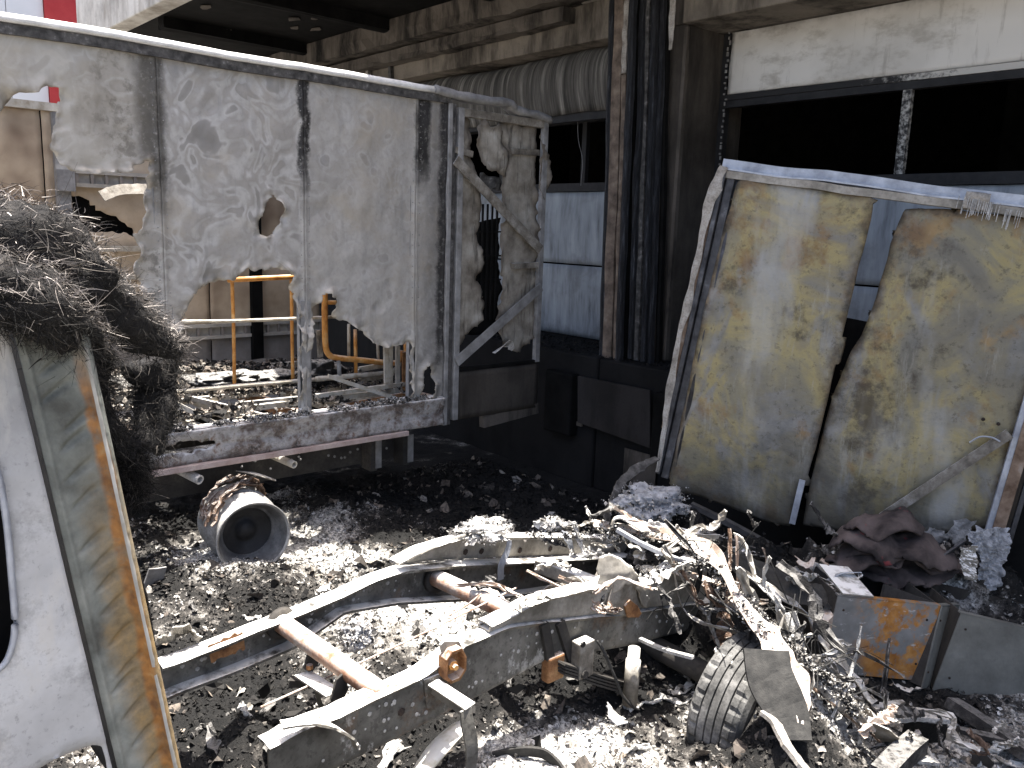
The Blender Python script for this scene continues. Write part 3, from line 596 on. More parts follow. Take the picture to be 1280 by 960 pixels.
holeB = rag([yz(*p) for p in ((330, 263), (334, 251), (340, 244), (345, 249), (351, 252), (354, 262), (352, 276), (346, 284), (341, 293), (334, 296), (326, 293), (323, 281), (326, 270))], .02, .12, 2)
holeC = rag([yz(*p) for p in ((388, 545), (389, 470), (389, 426), (391, 400), (394, 388), (401, 378), (404, 369), (411, 366), (417, 372), (419, 384), (418, 396), (426, 401), (434, 401), (440, 408), (447, 411), (454, 414), (459, 421), (464, 428), (471, 430), (477, 432), (481, 435), (492, 433), (500, 431), (507, 429), (511, 426), (513, 436), (511, 446), (513, 470), (513, 500), (512, 545))], .022, .3, 3)
holeD = rag([yz(*p) for p in ((527, 478), (529, 462), (533, 457), (538, 458), (541, 466), (543, 476), (540, 490), (536, 499), (529, 499), (527, 490))], .01, .3, 4)
seams = [-1.9, -1.0, -.1, .8, 1.70, 2.60, 3.47, 3.735]
def skin_disp(a, b, e):
    w = .012*fbm(a*1.7, b*1.3, 6)+.008*fbm(a*4.2, b*4.2, 2)+.0025*fbm(a*13, b*13, 5)
    q = min((a-s_ for s_ in seams), key=abs); w += .010*math.exp(-(q/.018)**2)       # raised seam
    for (cy, cz, r, dp) in ((yz(474, 383)+(.05, -.012)), (yz(488, 355)+(.045, -.008)), (yz(264, 130)+(.06, -.008))):
        dd_ = math.hypot(a-cy, b-cz)
        if dd_ < r: w += dp*(1-(dd_/r)**2)
    if e < .09: w += (.09-e)**2*4.5*fbm(a*7, b*7, 11)*2.2+.0035*math.exp(-(e/.012)**2)   # curled torn lips
    return w
for i in range(len(seams)-1):
    y0, y1 = seams[i]+.0015, seams[i+1]-.0015
    hs = [h for h in (holeA, holeB, holeC, holeD) if h[:, 0].max() > y0 and h[:, 0].min() < y1]
    bm = sheet(y0, y1, ZR-.02, ZT, .0135 if y1 > .7 else .05, lambda a, b, o: (XS+o, a, b), hs, disp=skin_disp)
    bm.verts.ensure_lookup_table()
    if len(bm.faces): T('side_panel', bm, 'skin', smooth=True, solid=.003)
    else: bm.free()
for y in (-1.0, -.1, 1.7, 2.60, 3.47):                  # hat-section posts behind the seams
    zb = ZR-.03
    if y == 1.7: zb = 1.52
    w_ = .042
    pr = [(-w_, 0), (-w_, -.035), (w_, -.035), (w_, 0), (w_-.004, 0), (w_-.004, -.031), (-w_+.004, -.031), (-w_+.004, 0)]
    bm = nb(); profile(bm, [(XS-.006, y, zb), (XS-.006, y, 2.2), (XS-.006, y, ZT)], pr, up=(1, 0, 0)); T('wall_post', bm, 'post_grey')
bm = nb()
for y in (1.7, 2.60, 3.47):
    for z in np.arange(1.75, 3.1, .075):
        for dy in (-.028, .028):
            q = np.array([[y+dy, z]])
            if not any(inpoly(q, h)[0] for h in (holeA, holeB, holeC)): bmesh.ops.create_icosphere(bm, subdivisions=1, radius=.0045, matrix=Matrix.Translation((XS+.012+skin_disp(y+dy, z, 1), y+dy, z)))
T('skin_rivets', bm, 'post_grey', kind='stuff')
# bare strip of the post that still stands in front of the burnt-away skin
bm = ribbon([(XS+.004, 2.605, 1.0), (XS+.006, 2.60, 1.3), (XS+.004, 2.60, 1.75)], [.05, .06, .07], .003, jag=.1, up=(1, 0, 0)); T('post_cover', bm, 'post_grey', solid=.004)
# bent top rail: dark channel and pale cap
def rail_path(z0, x0, y0=-1.95, y1=3.76, n_=50, amp=.01):
    return [(x0+.008*fbm(y*1.3, 2, 3), y, z0+amp*fbm(y*1.1, 5, 1)+.004*fbm(y*6, 5, 1)) for y in np.linspace(y0, y1, n_)]
bm = nb(); profile(bm, rail_path(3.165, XS-.01), [(-.035, -.03), (.035, -.03), (.035, .022), (-.035, .022)]); T('top_channel', bm, 'dark_strip')
bm = nb(); profile(bm, rail_path(3.215, XS-.015, y1=3.60), [(-.06, -.026), (.052, -.024), (.058, -.004), (.045, .018), (0, .028), (-.05, .024)]); T('top_cap', bm, 'white_cap', smooth=True)
bm = nb(); pth = [(XS+.01, 3.60, 3.215), (XS+.01, 3.80, 3.20), (XS+.02, 4.05, 3.195), (XS+.03, 4.28, 3.20), (XS+.01, 4.36, 3.165), (XS, 4.6, 3.15), (XS, 4.74, 3.13)]
profile(bm, smoothpath(pth, 5), [(-.05, -.03), (.045, -.03), (.055, 0), (.03, .028), (-.03, .022)], scale=[1+.35*fbm(i*.5, 1, 1) for i in range(31)]); T('top_cap', bm, 'post_grey', smooth=True)
# floor rail and lip
def frz(y): return .012*fbm(y*2, 7, 2)
bm = sheet(-1.9, 3.74, .775, ZR, .02, lambda a, b, o: (XS+.03+o, a, b), disp=lambda a, b, e: .012*fbm(a*3, b*6, 1)+.006*fbm(a*14, b*14, 2)+(.012 if b > ZR-.04 else 0)-(.012 if abs(b-.87) < .03 else 0), holes=[rag([(1.6, .86), (1.9, .84), (2.0, .9), (1.75, .93)], .02, .4, 9)])
T('floor_rail', bm, 'floor_rail', solid=.02, smooth=True)
T('floor_rail_lip', box(nb(), (XS-.04, -1.9, ZB), (XS+.055, 3.40, .772)), 'rail_lip', bevel=.006)
bm = nb(); profile(bm, [(XS-.02, y, ZR-.005) for y in np.linspace(-1.9, 3.73, 12)], [(-.06, -.01), (.04, -.01), (.04, .01), (-.06, .01)]); T('floor_rail_top', bm, 'floor_rail')
# rear corner post
T('corner_post', box(nb(), (XS-.07, 3.74, .76), (XS+.02, 3.775, 3.14)), 'post_grey', bevel=.005)
T('corner_post', box(nb(), (XS-.05, 3.778, .76), (XS+.012, 3.81, 3.14)), 'dark_strip', bevel=.004)
# far wall seen through the holes
hF = rag([yz(*p, X=XF) for p in ((75, 252), (82, 243), (100, 245), (120, 257), (135, 268), (150, 276), (165, 285), (170, 294), (150, 292), (110, 290), (85, 275))], .03, .4, 5)
hF2 = rag([yz(*p, X=XF) for p in ((50, 118), (62, 100), (80, 100), (76, 128))], .03, .4, 6)
for (y0, y1) in ((-1.9, .2), (.21, 1.63), (1.64, 2.9), (2.91, 4.0)):
    T('far_panel', sheet(y0, y1, 1.18, 3.06, .04, lambda a, b, o: (XF-o, a, b), [h for h in (hF,) if h[:, 0].max() > y0 and h[:, 0].min() < y1], disp=lambda a, b, e: .03*fbm(a*1.5, b*1.5, 9)), 'inner_wall', smooth=True, solid=.004)
    T('far_lower_panel', sheet(y0, y1, .80, 1.21, .05, lambda a, b, o: (XF+.012-o, a, b), disp=lambda a, b, e: .01*fbm(a*2, b*2, 9)), 'inner_lower', smooth=True, solid=.004)
T('far_dark_backing', box(nb(), (XF-.10, -1.9, .8), (XF-.06, 4.0, 3.06)), 'soot_black')  # dark sheet added so the torn hole and panel gaps stay dark
T('far_top_rail', box(nb(), (XF-.03, -1.9, 3.04), (XF+.04, 4.0, 3.10)), 'pale_pipe')
for y in (1.75, 3.32): T('far_post', box(nb(), (XF+.03, y-.05, .95), (XF+.09, y+.05, 3.03)), 'post_grey' if y < 2 else 'soot_black')
bm = box(nb(), (XF+.1, 1.69, 2.44), (XF+.15, 1.82, 2.60)); T('post_bracket', bm, 'post_grey')
for z0, y0, y1 in ((1.20, 2.55, 4.0), (2.48, 1.85, 2.7)):       # slotted load-lashing tracks
    for zz in (z0, z0+.105): T('lashing_rail', box(nb(), (XF+.012, y0, zz), (XF+.05, y1, zz+.03)), 'inner_pale')
    T('lashing_back', box(nb(), (XF+.006, y0, z0+.03), (XF+.011, y1, z0+.105)), 'inner_pale')
    y = y0
    while y < y1:
        T('lashing_slot_bar', box(nb(), (XF+.012, y, z0+.031), (XF+.045, y+.022, z0+.104)), 'inner_lower'); y += .11
bm = ribbon([at(127, 245, X=XF+.25), at(150, 237, X=XF+.22), at(185, 236, X=XF+.2)], .09, .003, jag=.1, up=(1, 0, .5)); T('loose_trim', bm, 'burnt_sheet', solid=.006)
for za, zb_, zz in ((95, 180, 311), (98, 175, 346)):
    T('wall_batten', bar(nb(), at(za-120, zz, X=XF+.05), at(zb_+25, zz, X=XF+.05), .03, .045), 'pale_pipe')
# burnt floor: cross bearers, longitudinals and bits of ladder frame
for k, y in enumerate(np.arange(-1.7, 3.7, .36)):
    T('floor_bearer', bar(nb(), (XF+.05, y, .93+.02*fbm(y, 1)), (XS-.05, y+.02, .93), .05, .09), 'pale_pipe' if k % 3 else 'rust')
for x in (-5.35, -5.8, -6.4, -6.9): T('floor_beam', bar(nb(), (x, -1.8, .99), (x+.03, 3.7, 1.0), .035, .04), 'pale_pipe')
for k in range(5): 
    y = 1.4+k*.42
    T('floor_plank', sheet(y, y+.34, -7.3, -5.9, .06, lambda a, b, o: (b, a, .985+o), keep=rag([(y, -7.3), (y+.34, -7.3), (y+.34, -5.95), (y+.2, -6.2), (y, -6.0)], .05, .5, k), disp=lambda a, b, e: .02*fbm(a*3, b*3, 2)), 'char_wood', smooth=True, solid=.012)
# chassis under the box
T('chassis_rail', box(nb(), (-5.42, -1.9, .45), (-5.36, 3.60, .70)), 'chassis_dark'); T('chassis_rail', box(nb(), (-6.6, -1.9, .45), (-6.54, 3.60, .70)), 'chassis_dark')
bm = nb()
for k in range(34):
    q = (rng.uniform(2.2, 3.6), rng.uniform(.49, .67)); bmesh.ops.create_icosphere(bm, subdivisions=1, radius=.011, matrix=Matrix.Translation((-5.357, q[0], q[1])))
T('rivets', bm, 'post_grey', kind='stuff')
for px in (462, 502):
    q = at(px, 570, X=-5.3); T('hanger_bracket', box(nb(), (-5.355, q[1]-.04, .42), (-5.22, q[1]+.02, .74)), 'chassis_dark', bevel=.004)
    T('hanger_tab', box(nb(), (-5.218, q[1]+.0, .44), (-5.21, q[1]+.05, .66)), 'post_grey')
for y in (2.6, 3.2): T('crossmember', bar(nb(), (-6.54, y, .58), (-5.42, y, .58), .08, .12), 'chassis_dark')
T('pipe_stub', lathe(nb(), [(-.25, .018), (-.25, .026), (.0, .026), (.0, .019), (-.2, .018)], at(368, 581, X=-4.97), (.95, .25, -.12), 14), 'pale_pipe', smooth=False)
T('pipe_stub', lathe(nb(), [(-.2, .018), (-.2, .03), (.0, .03), (.0, .02), (-.15, .018)], at(250, 600, X=-4.95), (.9, .35, -.2), 14), 'ash_white')
# rear wheel: bare rims
wc = V(at(317, 672, X=-4.72)); ax = V((.97, -.10, -.03)).normalized()   # bare dual rims;   # a wheel knocked out of true
def sc_(p, k=.775): return [(h*.8, r*k) for h, r in p]
rim_o = lathe(nb(), sc_([(-.27, .285), (-.26, .300), (-.245, .300), (-.235, .275), (-.20, .262), (-.08, .262), (-.06, .275), (-.02, .282), (.0, .300), (.012, .302), (.014, .292), (.0, .280)]), wc, ax, 56)
wheel = T('wheel', rim_o, 'rim', smooth=True)
T('inner_barrel', lathe(nb(), sc_([(.0, .279), (-.012, .268), (-.05, .258), (-.13, .226), (-.14, .214), (-.135, .205), (-.15, .200)]), wc, ax, 48), 'rim_half_shaded', wheel, smooth=True)
T('wheel_disc', lathe(nb(), sc_([(-.148, .201), (-.16, .195), (-.165, .18), (-.20, .12), (-.205, .08), (-.16, .075), (-.155, .0)]), wc, ax, 40), 'rim_shaded', wheel, smooth=True)
T('inner_rim', lathe(nb(), sc_([(-.52, .26), (-.51, .30), (-.49, .302), (-.48, .275), (-.36, .265), (-.34, .30), (-.32, .302), (-.31, .28)]), wc, ax, 48), 'rim', wheel, smooth=True)
bm = nb(); pr = []
for k in range(40):                                       # charred tyre wires sagging over the rim
    th = rng.uniform(.1, 2.3); r0 = .245+rng.uniform(0, .05); h0 = rng.uniform(-.42, -.2); pts = []
    for j in range(6):
        t2 = th+j*.13; b_ = V(wc)+ax*(h0+rng.normal()*.01); s_ = Vector((-.34, .93, 0)); pts.append(b_+(s_*-math.cos(t2)+Vector((0, 0, 1))*math.sin(t2))*(r0+rng.normal()*.008))
    profile(bm, pts, [(-.012, -.003), (.012, -.003), (.012, .003), (-.012, .003)])
T('tyre_remains', bm, 'tyre_wire', wheel, kind='stuff')
bm = ribbon([at(295, 588, X=-5.0), at(320, 592, X=-4.95), at(345, 600, X=-4.93)], [.05, .1, .02], .004, tw=[.3, .1, -.2], jag=.3, seed=3); T('tyre_shred', bm, 'burnt_sheet', wheel, solid=.006)

for k, (a, b, w_) in enumerate((((215, 502), (300, 545), .03), ((225, 540), (372, 520), .03), ((240, 498), (330, 520), .025), ((395, 495), (505, 480), .03), ((400, 512), (510, 492), .025), ((300, 505), (372, 498), .03), ((410, 470), (500, 500), .02))):
    T('loose_bearer', bar(nb(), at(*a, X=-5.25-.12*(k % 3)), at(*b, X=-5.2-.1*(k % 2)), w_, .03), ('pale_pipe', 'rust', 'burnt_sheet')[k % 3])
lad = [T('ladder_rail', bar(nb(), at(270, 528+dy, X=-5.2), at(335, 518+dy, X=-5.2), .02, .02), 'pale_pipe') for dy in (0, 12)]
for k in range(5): T('ladder_rung', bar(nb(), at(275+k*14, 527-k*2, X=-5.2), at(275+k*14, 538-k*2, X=-5.2), .014, .014, (0, 1, 0)), 'pale_pipe')
# rear door, swung open towards the dock
Y0, Y1, Z0, Z1 = 3.83, 4.73, .79, 3.12
def dpt(px, py, off=0.): q = at(px, py, X=XS); return (XS+off, q[1], q[2])
dr = T('rear_door', box(nb(), (XS-.02, Y0, Z0), (XS+.02, Y0+.05, Z1)), 'post_grey', bevel=.004)
T('door_frame', box(nb(), (XS-.02, Y1-.05, 1.18), (XS+.02, Y1, Z1)), 'post_grey', dr, bevel=.004)
T('door_frame', box(nb(), (XS-.022, Y0+.051, Z1-.06), (XS+.022, Y1-.051, Z1-.002)), 'burnt_sheet', dr, bevel=.004)
T('door_frame', box(nb(), (XS-.018, Y0+.051, 1.17), (XS+.018, Y1, 1.2)), 'soot_black', dr)
for a, b in (((640, 189), (673, 191)), ((640, 333), (674, 331)), ((568, 187), (590, 193))):
    T('door_crossbar', bar(nb(), dpt(*a, .0), dpt(*b, .0), .03, .045), 'burnt_sheet', dr)
T('door_brace', bar(nb(), dpt(566, 200, .035), dpt(672, 312, .035), .012, .075, (0, .5, 1)), 'burnt_sheet', dr)
T('door_brace', bar(nb(), dpt(673, 358, .035), dpt(567, 452, .035), .012, .075, (0, .5, 1)), 'post_grey', dr)
def ddisp(a, b, e): return .02*fbm(a*3, b*2, 4)+(.09-min(e, .09))**2*6*fbm(a*8, b*8, 3)
def dskin(poly, seed, mt='door_skin', off=-.03, res=.018):
    pl = rag([yz(*p) for p in poly], .035, .18, seed, .05)
    T('door_skin', sheet(pl[:, 0].min(), pl[:, 0].max(), pl[:, 1].min(), pl[:, 1].max(), res, lambda a, b, o: (XS+off+o, a, b), keep=pl, disp=ddisp), mt, dr, smooth=True, solid=.003)
dskin([(566, 140), (592, 150), (590, 165), (592, 195), (600, 225), (605, 270), (600, 300), (610, 322), (600, 350), (612, 378), (606, 402), (585, 420), (570, 446), (566, 446)], 21, 'door_skin')
dskin([(594, 158), (603, 148), (612, 160), (622, 152), (628, 172), (630, 190), (636, 205), (632, 222), (618, 213), (606, 212), (598, 195), (592, 175)], 22, 'door_skin', .02)
dskin([(624, 155), (640, 152), (672, 158), (673, 300), (672, 420), (650, 442), (630, 430), (622, 410), (630, 360), (626, 320), (632, 270), (628, 230), (634, 205), (638, 192), (628, 178)], 23, 'door_skin', -.015)
dskin([(675, 165), (682, 190), (688, 215), (684, 240), (676, 250), (674, 200)], 26, 'door_skin', .015, .01)
dskin([(604, 216), (632, 222), (632, 238), (604, 236)], 24, 'dark_strip', -.05)
dskin([(598, 280), (634, 272), (634, 420), (596, 420)], 29, 'soot_black', -.09)  # not skin: dark sheet added behind the grille to darken the gap
for k in range(5): T('door_grille_bar', bar(nb(), dpt(604+k*6, 255, -.06), dpt(600+k*6, 400, -.06), .012, .014, (1, 0, 0)), 'soot_black', dr)
for k in range(3): T('door_grille_bar', bar(nb(), dpt(598, 290+k*30, -.06), dpt(632, 290+k*30, -.06), .01, .012), 'soot_black', dr)
T('lower_panel', sheet(Y0+.055, Y1-.002, Z0, 1.165, .05, lambda a, b, o: (XS+.012+o, a, b), disp=lambda a, b, e: .006*fbm(a*2, b*2, 1)), 'pilaster', dr, solid=.02, smooth=True)
T('door_foot', bar(nb(), dpt(604, 528, -.02), dpt(672, 510, -.02), .06, .09), 'concrete', dr)
T('door_scraps', ribbon([dpt(612, 440, .05), dpt(628, 428, .06), dpt(636, 436, .05)], [.04, .09, .03], .004, jag=.4, tw=[0, .8, 1.2]), 'ash_white', dr, solid=.004)

# load inside the box: two tubular trolleys
def pipe_thing(name, label, segs, loc):
    t = thing(name, label, 'trolley', loc)
    for nm, pts, r, mt in segs:
        q = [at(*p[:2], X=p[2]) for p in pts]
        obj(nm, tube(nb(), smoothpath(q, 5) if len(q) > 2 else q, r, 10), mt, t, smooth=True)
    return t
xa = -5.75
pipe_thing('tube_trolley', 'straight-sided rusty tube trolley frame inside the burnt truck box', (
    ('top_tube', ((285, 350, xa), (366, 346, xa)), .019, 'orange_pipe'), ('upright', ((290, 349, xa), (292, 410, xa), (293, 484, xa)), .013, 'orange_pipe'), ('upright', ((364, 346, xa), (365, 410, xa), (366, 475, xa)), .013, 'orange_pipe'),
    ('guard_tube', ((228, 402, xa+.05), (300, 401, xa+.05), (422, 396, xa+.05)), .013, 'pale_pipe'), ('base_tube', ((180, 494, xa+.06), (290, 483, xa+.06), (400, 474, xa+.06)), .016, 'pale_pipe'),
    ('base_tube', ((225, 522, -5.5), (300, 514, -5.5), (375, 503, -5.5)), .014, 'pale_pipe')), (xa, 2.6, 1.0))
xb = -5.55
pipe_thing('tube_trolley', 'orange trolley with bent push handle inside the burnt truck box', (
    ('handle', ((406, 366, xb), (406, 400, xb), (407, 432, xb), (411, 443, xb), (420, 447, xb), (450, 450, xb), (492, 454, xb), (500, 448, xb), (502, 438, xb)), .023, 'orange_pipe'),
    ('handle_stub', ((407, 378, xb), (420, 378, xb)), .017, 'orange_pipe'),
    ('base_hoop', ((395, 474, xb), (440, 470, xb), (485, 466, xb), (496, 460, xb), (500, 450, xb)), .02, 'pale_pipe'),
    ('upright', ((436, 405, xb-.06), (436, 448, xb-.06)), .012, 'pale_pipe'), ('upright', ((444, 412, xb-.03), (445, 470, xb-.03)), .014, 'orange_pipe'), ('upright', ((472, 430, xb-.05), (473, 452, xb-.05)), .012, 'pale_pipe'),
    ('leg', ((423, 450, xb), (425, 476, xb)), .016, 'post_grey'), ('leg', ((508, 426, xb+.1), (508, 448, xb+.1)), .022, 'orange_pipe')), (xb, 3.4, 1.0))
bm = nb()
for k, (a, b) in enumerate((((448, 462), (482, 456)), ((448, 462), (452, 474)), ((482, 456), (490, 470)), ((452, 474), (490, 470)))): bar(bm, at(*a, X=-5.65), at(*b, X=-5.65), .02, .04)
obj('angle_iron_frame', bm, 'pale_pipe', base=at(465, 470, X=-5.65), label='small pale angle-iron frame between the trolley tubes', cat='frame')  # open frame of angle-iron bars
for k, (x0, y0, x1, y1, mt) in enumerate(((488, 432, 488, 490, 'pale_pipe'), (497, 433, 497, 492, 'inner_pale'), (505, 440, 506, 495, 'rust'), (482, 434, 483, 480, 'pale_pipe'))):
    obj('loose_stake', bar(nb(), at(x0, y0, X=-5.3), at(x1, y1, X=-5.3), .035, .02, (1, 0, 0)), mt, base=at(x1, y1, X=-5.3), label=('pale stake second from the rusty one in the truck box', 'whitish stake right beside the rusty stake in the truck box', 'rusty stake at the rear of the truck box floor', 'short pale stake farthest from the rusty one in the truck box')[k], cat='stake', group='stakes standing in the truck box')
obj('tilted_plate', sheet(0, .14, 0, .11, .02, lambda a, b, o: V(at(397, 447, X=-5.6))+Vector((o, a*.35-b*.1, b*1.9)), disp=lambda a, b, e: .006*fbm(a*9, b*9)), 'burnt_sheet', base=at(400, 447, X=-5.6), solid=.006, label='small scorched plate hanging by the orange handle', cat='plate')
for k, (px, py, r, s_) in enumerate(((405, 467, .10, 1.0), (345, 470, .09, .5), (305, 472, .10, .45), (275, 474, .12, .4), (328, 474, .09, .5))):
    bm = nb(); bmesh.ops.create_icosphere(bm, subdivisions=4, radius=1)
    c_ = V(at(px, py, X=-6.0 if k else -5.8))
    for v in bm.verts:
        q = v.co.copy(); w_ = 1+.45*fbm(q.x*1.6+k, q.y*1.6, q.z*1.6); v.co = c_+Vector((q.x*r*1.1*w_, q.y*r*1.6*w_, q.z*r*s_*w_*1.1))
    obj('charred_sack', bm, 'char', base=c_, smooth=True, label=('rounded charred drum-like lump by the orange push handle', 'charred lump under the right upright of the straight trolley', 'charred lump under the left upright of the straight trolley', 'broad flat charred heap at the end of the trolley base tube', 'charred lump midway between the two trolley uprights')[k], cat='cargo', group='charred cargo in the truck box')

# ================================================================= BARE CHASSIS (foreground)
XN, XR = -2.36, -3.10                                  # near and far rail webs
ch = thing('truck_chassis', 'ash-dusted bare truck chassis with two long frame rails and cross tubes', 'chassis', (-2.7, 2.2, 0))
def K(name, bm, mt, parent=ch, **k): return obj(name, bm, mt, parent, **k)
def rs(pts, n): # resample a pixel edge list to n points by x
    p = np.array(pts, float); x = np.linspace(p[0, 0], p[-1, 0], n); return np.stack([x, np.interp(x, p[:, 0], p[:, 1])], 1)
def rail(X, top, bot, fl, th=.008, n_=40, wav=.004, lump=0., seed=0, inset=0.):
    """C-section rail: web on plane X between two pixel edges, flanges of width |fl| towards sign(fl)"""
    tp = [at(*p, X=X) for p in rs(top, n_)]; bt = [at(*p, X=X) for p in rs(bot, n_)]
    ys = np.linspace(max(tp[0][1], bt[0][1]), min(tp[-1][1], bt[-1][1]), n_)
    tz = np.interp(ys, [q[1] for q in tp], [q[2] for q in tp]); bz = np.interp(ys, [q[1] for q in bt], [q[2] for q in bt])
    bm = nb(); rows = []
    for i, y in enumerate(ys):
        w = wav*fbm(y*3, X, seed); r = []
        t_, b_ = tz[i], bz[i]; m_ = (t_+b_)/2
        lz = lump*(fbm(y*4, 3, seed)+fbm(y*15, 2, seed)*.5)
        for (x, z) in ((fl*.9, t_-.012+lz), (fl, t_+lz), (fl*.4, t_+.004+lz*1.2), (.012*np.sign(-fl), t_+lz*.6), (0, t_-.014), (0, m_), (0, b_+.014), (.006*np.sign(fl), b_), (fl, b_-.002), (fl, b_+.008)):
            r.append(bm.verts.new((X+w+x, y, z)))
        rows.append(r)
    for i in range(n_-1):
        for j in range(9): bm.faces.new((rows[i][j], rows[i+1][j], rows[i+1][j+1], rows[i][j+1]))
    return bm
near_top = [(335, 934), (385, 908), (420, 897), (470, 872), (527, 846), (555, 826), (581, 806), (635, 783), (679, 777), (773, 768), (850, 757), (900, 750)]
near_bot = [(330, 985), (420, 960), (490, 926), (595, 872), (679, 826), (720, 818), (790, 806), (850, 790), (900, 778)]
K('chassis_rail', rail(XN, near_top, near_bot, -.075, lump=.006, seed=1, n_=70), 'chassis', solid=.008, offset=0)
far_top = [(195, 826), (208, 822), (255, 804), (353, 766), (401, 746), (420, 739), (460, 720), (497, 707), (560, 702), (680, 697), (810, 690)]
far_bot = [(195, 866), (215, 857), (292, 829), (359, 801), (402, 772), (420, 759), (487, 748), (548, 745), (620, 741), (690, 731), (810, 724)]
K('chassis_rail', rail(XR, far_top, far_bot, .075, lump=.004, seed=2, n_=70), 'chassis', solid=.008, offset=0)
# body subframe lying on the rails, edges eaten by the fire
K('subframe_rail', rail(XN+.004, [(612, 782), (640, 768), (665, 755), (690, 746), (730, 738), (757, 733), (768, 722), (790, 725), (800, 733), (818, 726), (832, 716), (846, 706), (884, 702)], [(612, 790), (640, 779), (679, 774), (773, 765), (850, 754), (890, 748)], -.07, lump=.012, seed=5, n_=60), 'subframe', solid=.008, offset=0)
K('subframe_rail', rail(XR-.004, [(497, 704), (520, 691), (545, 682), (582, 672), (640, 671), (700, 671), (760, 672), (815, 673)], [(497, 706), (540, 700), (620, 696), (700, 693), (815, 688)], -.07, lump=.008, seed=6, n_=50), 'subframe', solid=.008, offset=0)
K('subframe_end', ribbon([at(498, 703, X=XR+.05), at(520, 692, X=XR+.06), at(545, 681, X=XR+.05), at(578, 668, X=XR+.03)], [.05, .08, .07, .05], .004, jag=.2, tw=[.2, .4, .5, .4], seed=8), 'subframe', solid=.008)
# cross tubes
def ct(a, b, r, mt, name='cross_tube'): return K(name, tube(nb(), smoothpath([at(*a[:2], X=a[2]), (np.array(at(*a[:2], X=a[2]))+np.array(at(*b[:2], X=b[2])))/2, at(*b[:2], X=b[2])], 5), r, 18), mt, smooth=True)
t1 = ct((348, 776, XR+.01), (478, 868, XN-.02), .040, 'rust_tube')
t2 = ct((540, 720, XR+.01), (690, 790, XN-.02), .042, 'rust_tube')
K('tube_collar', lathe(nb(), [(-.01, .04), (-.01, .07), (.015, .066), (.02, .045)], at(352, 779, X=XR+.02), (1, .05, -.02), 24), 'chassis_dark', smooth=True)
K('tube_collar', lathe(nb(), [(-.01, .04), (-.01, .075), (.015, .07), (.02, .048)], at(546, 723, X=XR+.02), (1, .05, -.02), 24), 'chassis_dark', smooth=True)
K('cross_beam', bar(nb(), at(672, 705, X=XR+.12), at(800, 752, X=XN-.03), .07, .07), 'subframe', bevel=.006)
K('cross_tube', tube(nb(), [at(800, 712, X=XR+.25), at(842, 722, X=XN-.1)], .035, 14), 'ash_white', smooth=True)
# bracket plates on the tubes
def plate(poly, X, th, mt, name='bracket_plate', parent=ch, bevel=.003):
    bm = nb(); prism(bm, [yz(*p, X=X) for p in poly], lambda a, b, c: (X+c, a, b), th); return K(name, bm, mt, parent, bevel=bevel)
plate([(392, 812), (383, 818), (378, 835), (388, 840), (398, 826)], -2.86, .012, 'chassis_dark')
plate([(429, 839), (419, 848), (412, 872), (416, 890), (424, 882), (434, 860)], -2.58, .012, 'chassis_dark')
bm = nb(); a_, b_ = at(378, 842, X=-2.86), at(418, 868, X=-2.58); bar(bm, a_, b_, .07, .008); K('bracket_shelf', bm, 'subframe')
plate([(390, 858), (398, 885), (412, 899), (414, 893), (402, 878), (395, 856)], -2.72, .01, 'chassis')
K('bracket_tab', bar(nb(), at(362, 852, X=-2.9), at(388, 853, X=-2.86), .04, .03), 'chassis_dark')
K('bolt_head', lathe(nb(), [(0, .0), (0, .014), (.018, .014), (.018, 0)], at(387, 836, X=-2.83), (0, 0, 1), 6), 'rust')
# saddle on tube 2
K('saddle', ribbon([at(582, 733, X=-2.9), at(600, 735, X=-2.86), at(618, 742, X=-2.78), at(630, 756, X=-2.7), at(642, 778, X=-2.62)], [.05, .10, .06, .07, .05], .006, jag=.15, tw=[.5, .2, .1, .5, .8], seed=4), 'peach_strip', solid=.01)
# hexagonal rusty cup bracket with its bolt
def hexcup(px, py, X, w, h):
    q = V(at(px, py, X=X)); bm = nb()
    o = [(-.5, -.30), (-.5, .30), (-.22, .5), (.25, .5), (.5, .15), (.5, -.25), (.2, -.5), (-.25, -.5)]; pr = []
    for (dx, sc) in ((0, 1), (.05, 1), (.05, .8), (.012, .74)): pr.append([bm.verts.new(q+Vector((dx, a*w*sc, b*h*sc))) for a, b in o])
    for k in range(3):
        for i in range(8): bm.faces.new((pr[k][i], pr[k][(i+1) % 8], pr[k+1][(i+1) % 8], pr[k+1][i]))
    bm.faces.new(pr[3]); bmesh.ops.recalc_face_normals(bm, faces=bm.faces); return bm
cup = K('cup_bracket', hexcup(561, 826, XN+.005, .10, .135), 'rust', bevel=.003)
K('cup_bolt', lathe(nb(), [(0, 0), (0, .02), (.03, .02), (.03, .011), (.05, .011), (.05, 0)], at(562, 828, X=XN+.02), (1, -.1, 0), 6), 'orange_pipe', cup)
plate([(548, 805), (553, 800), (572, 800), (578, 812), (575, 816), (550, 815)], XN+.008, .012, 'subframe')
plate([(528, 849), (556, 838), (573, 846), (560, 868), (548, 888), (532, 884)], XN+.003, .010, 'chassis', 'gusset')
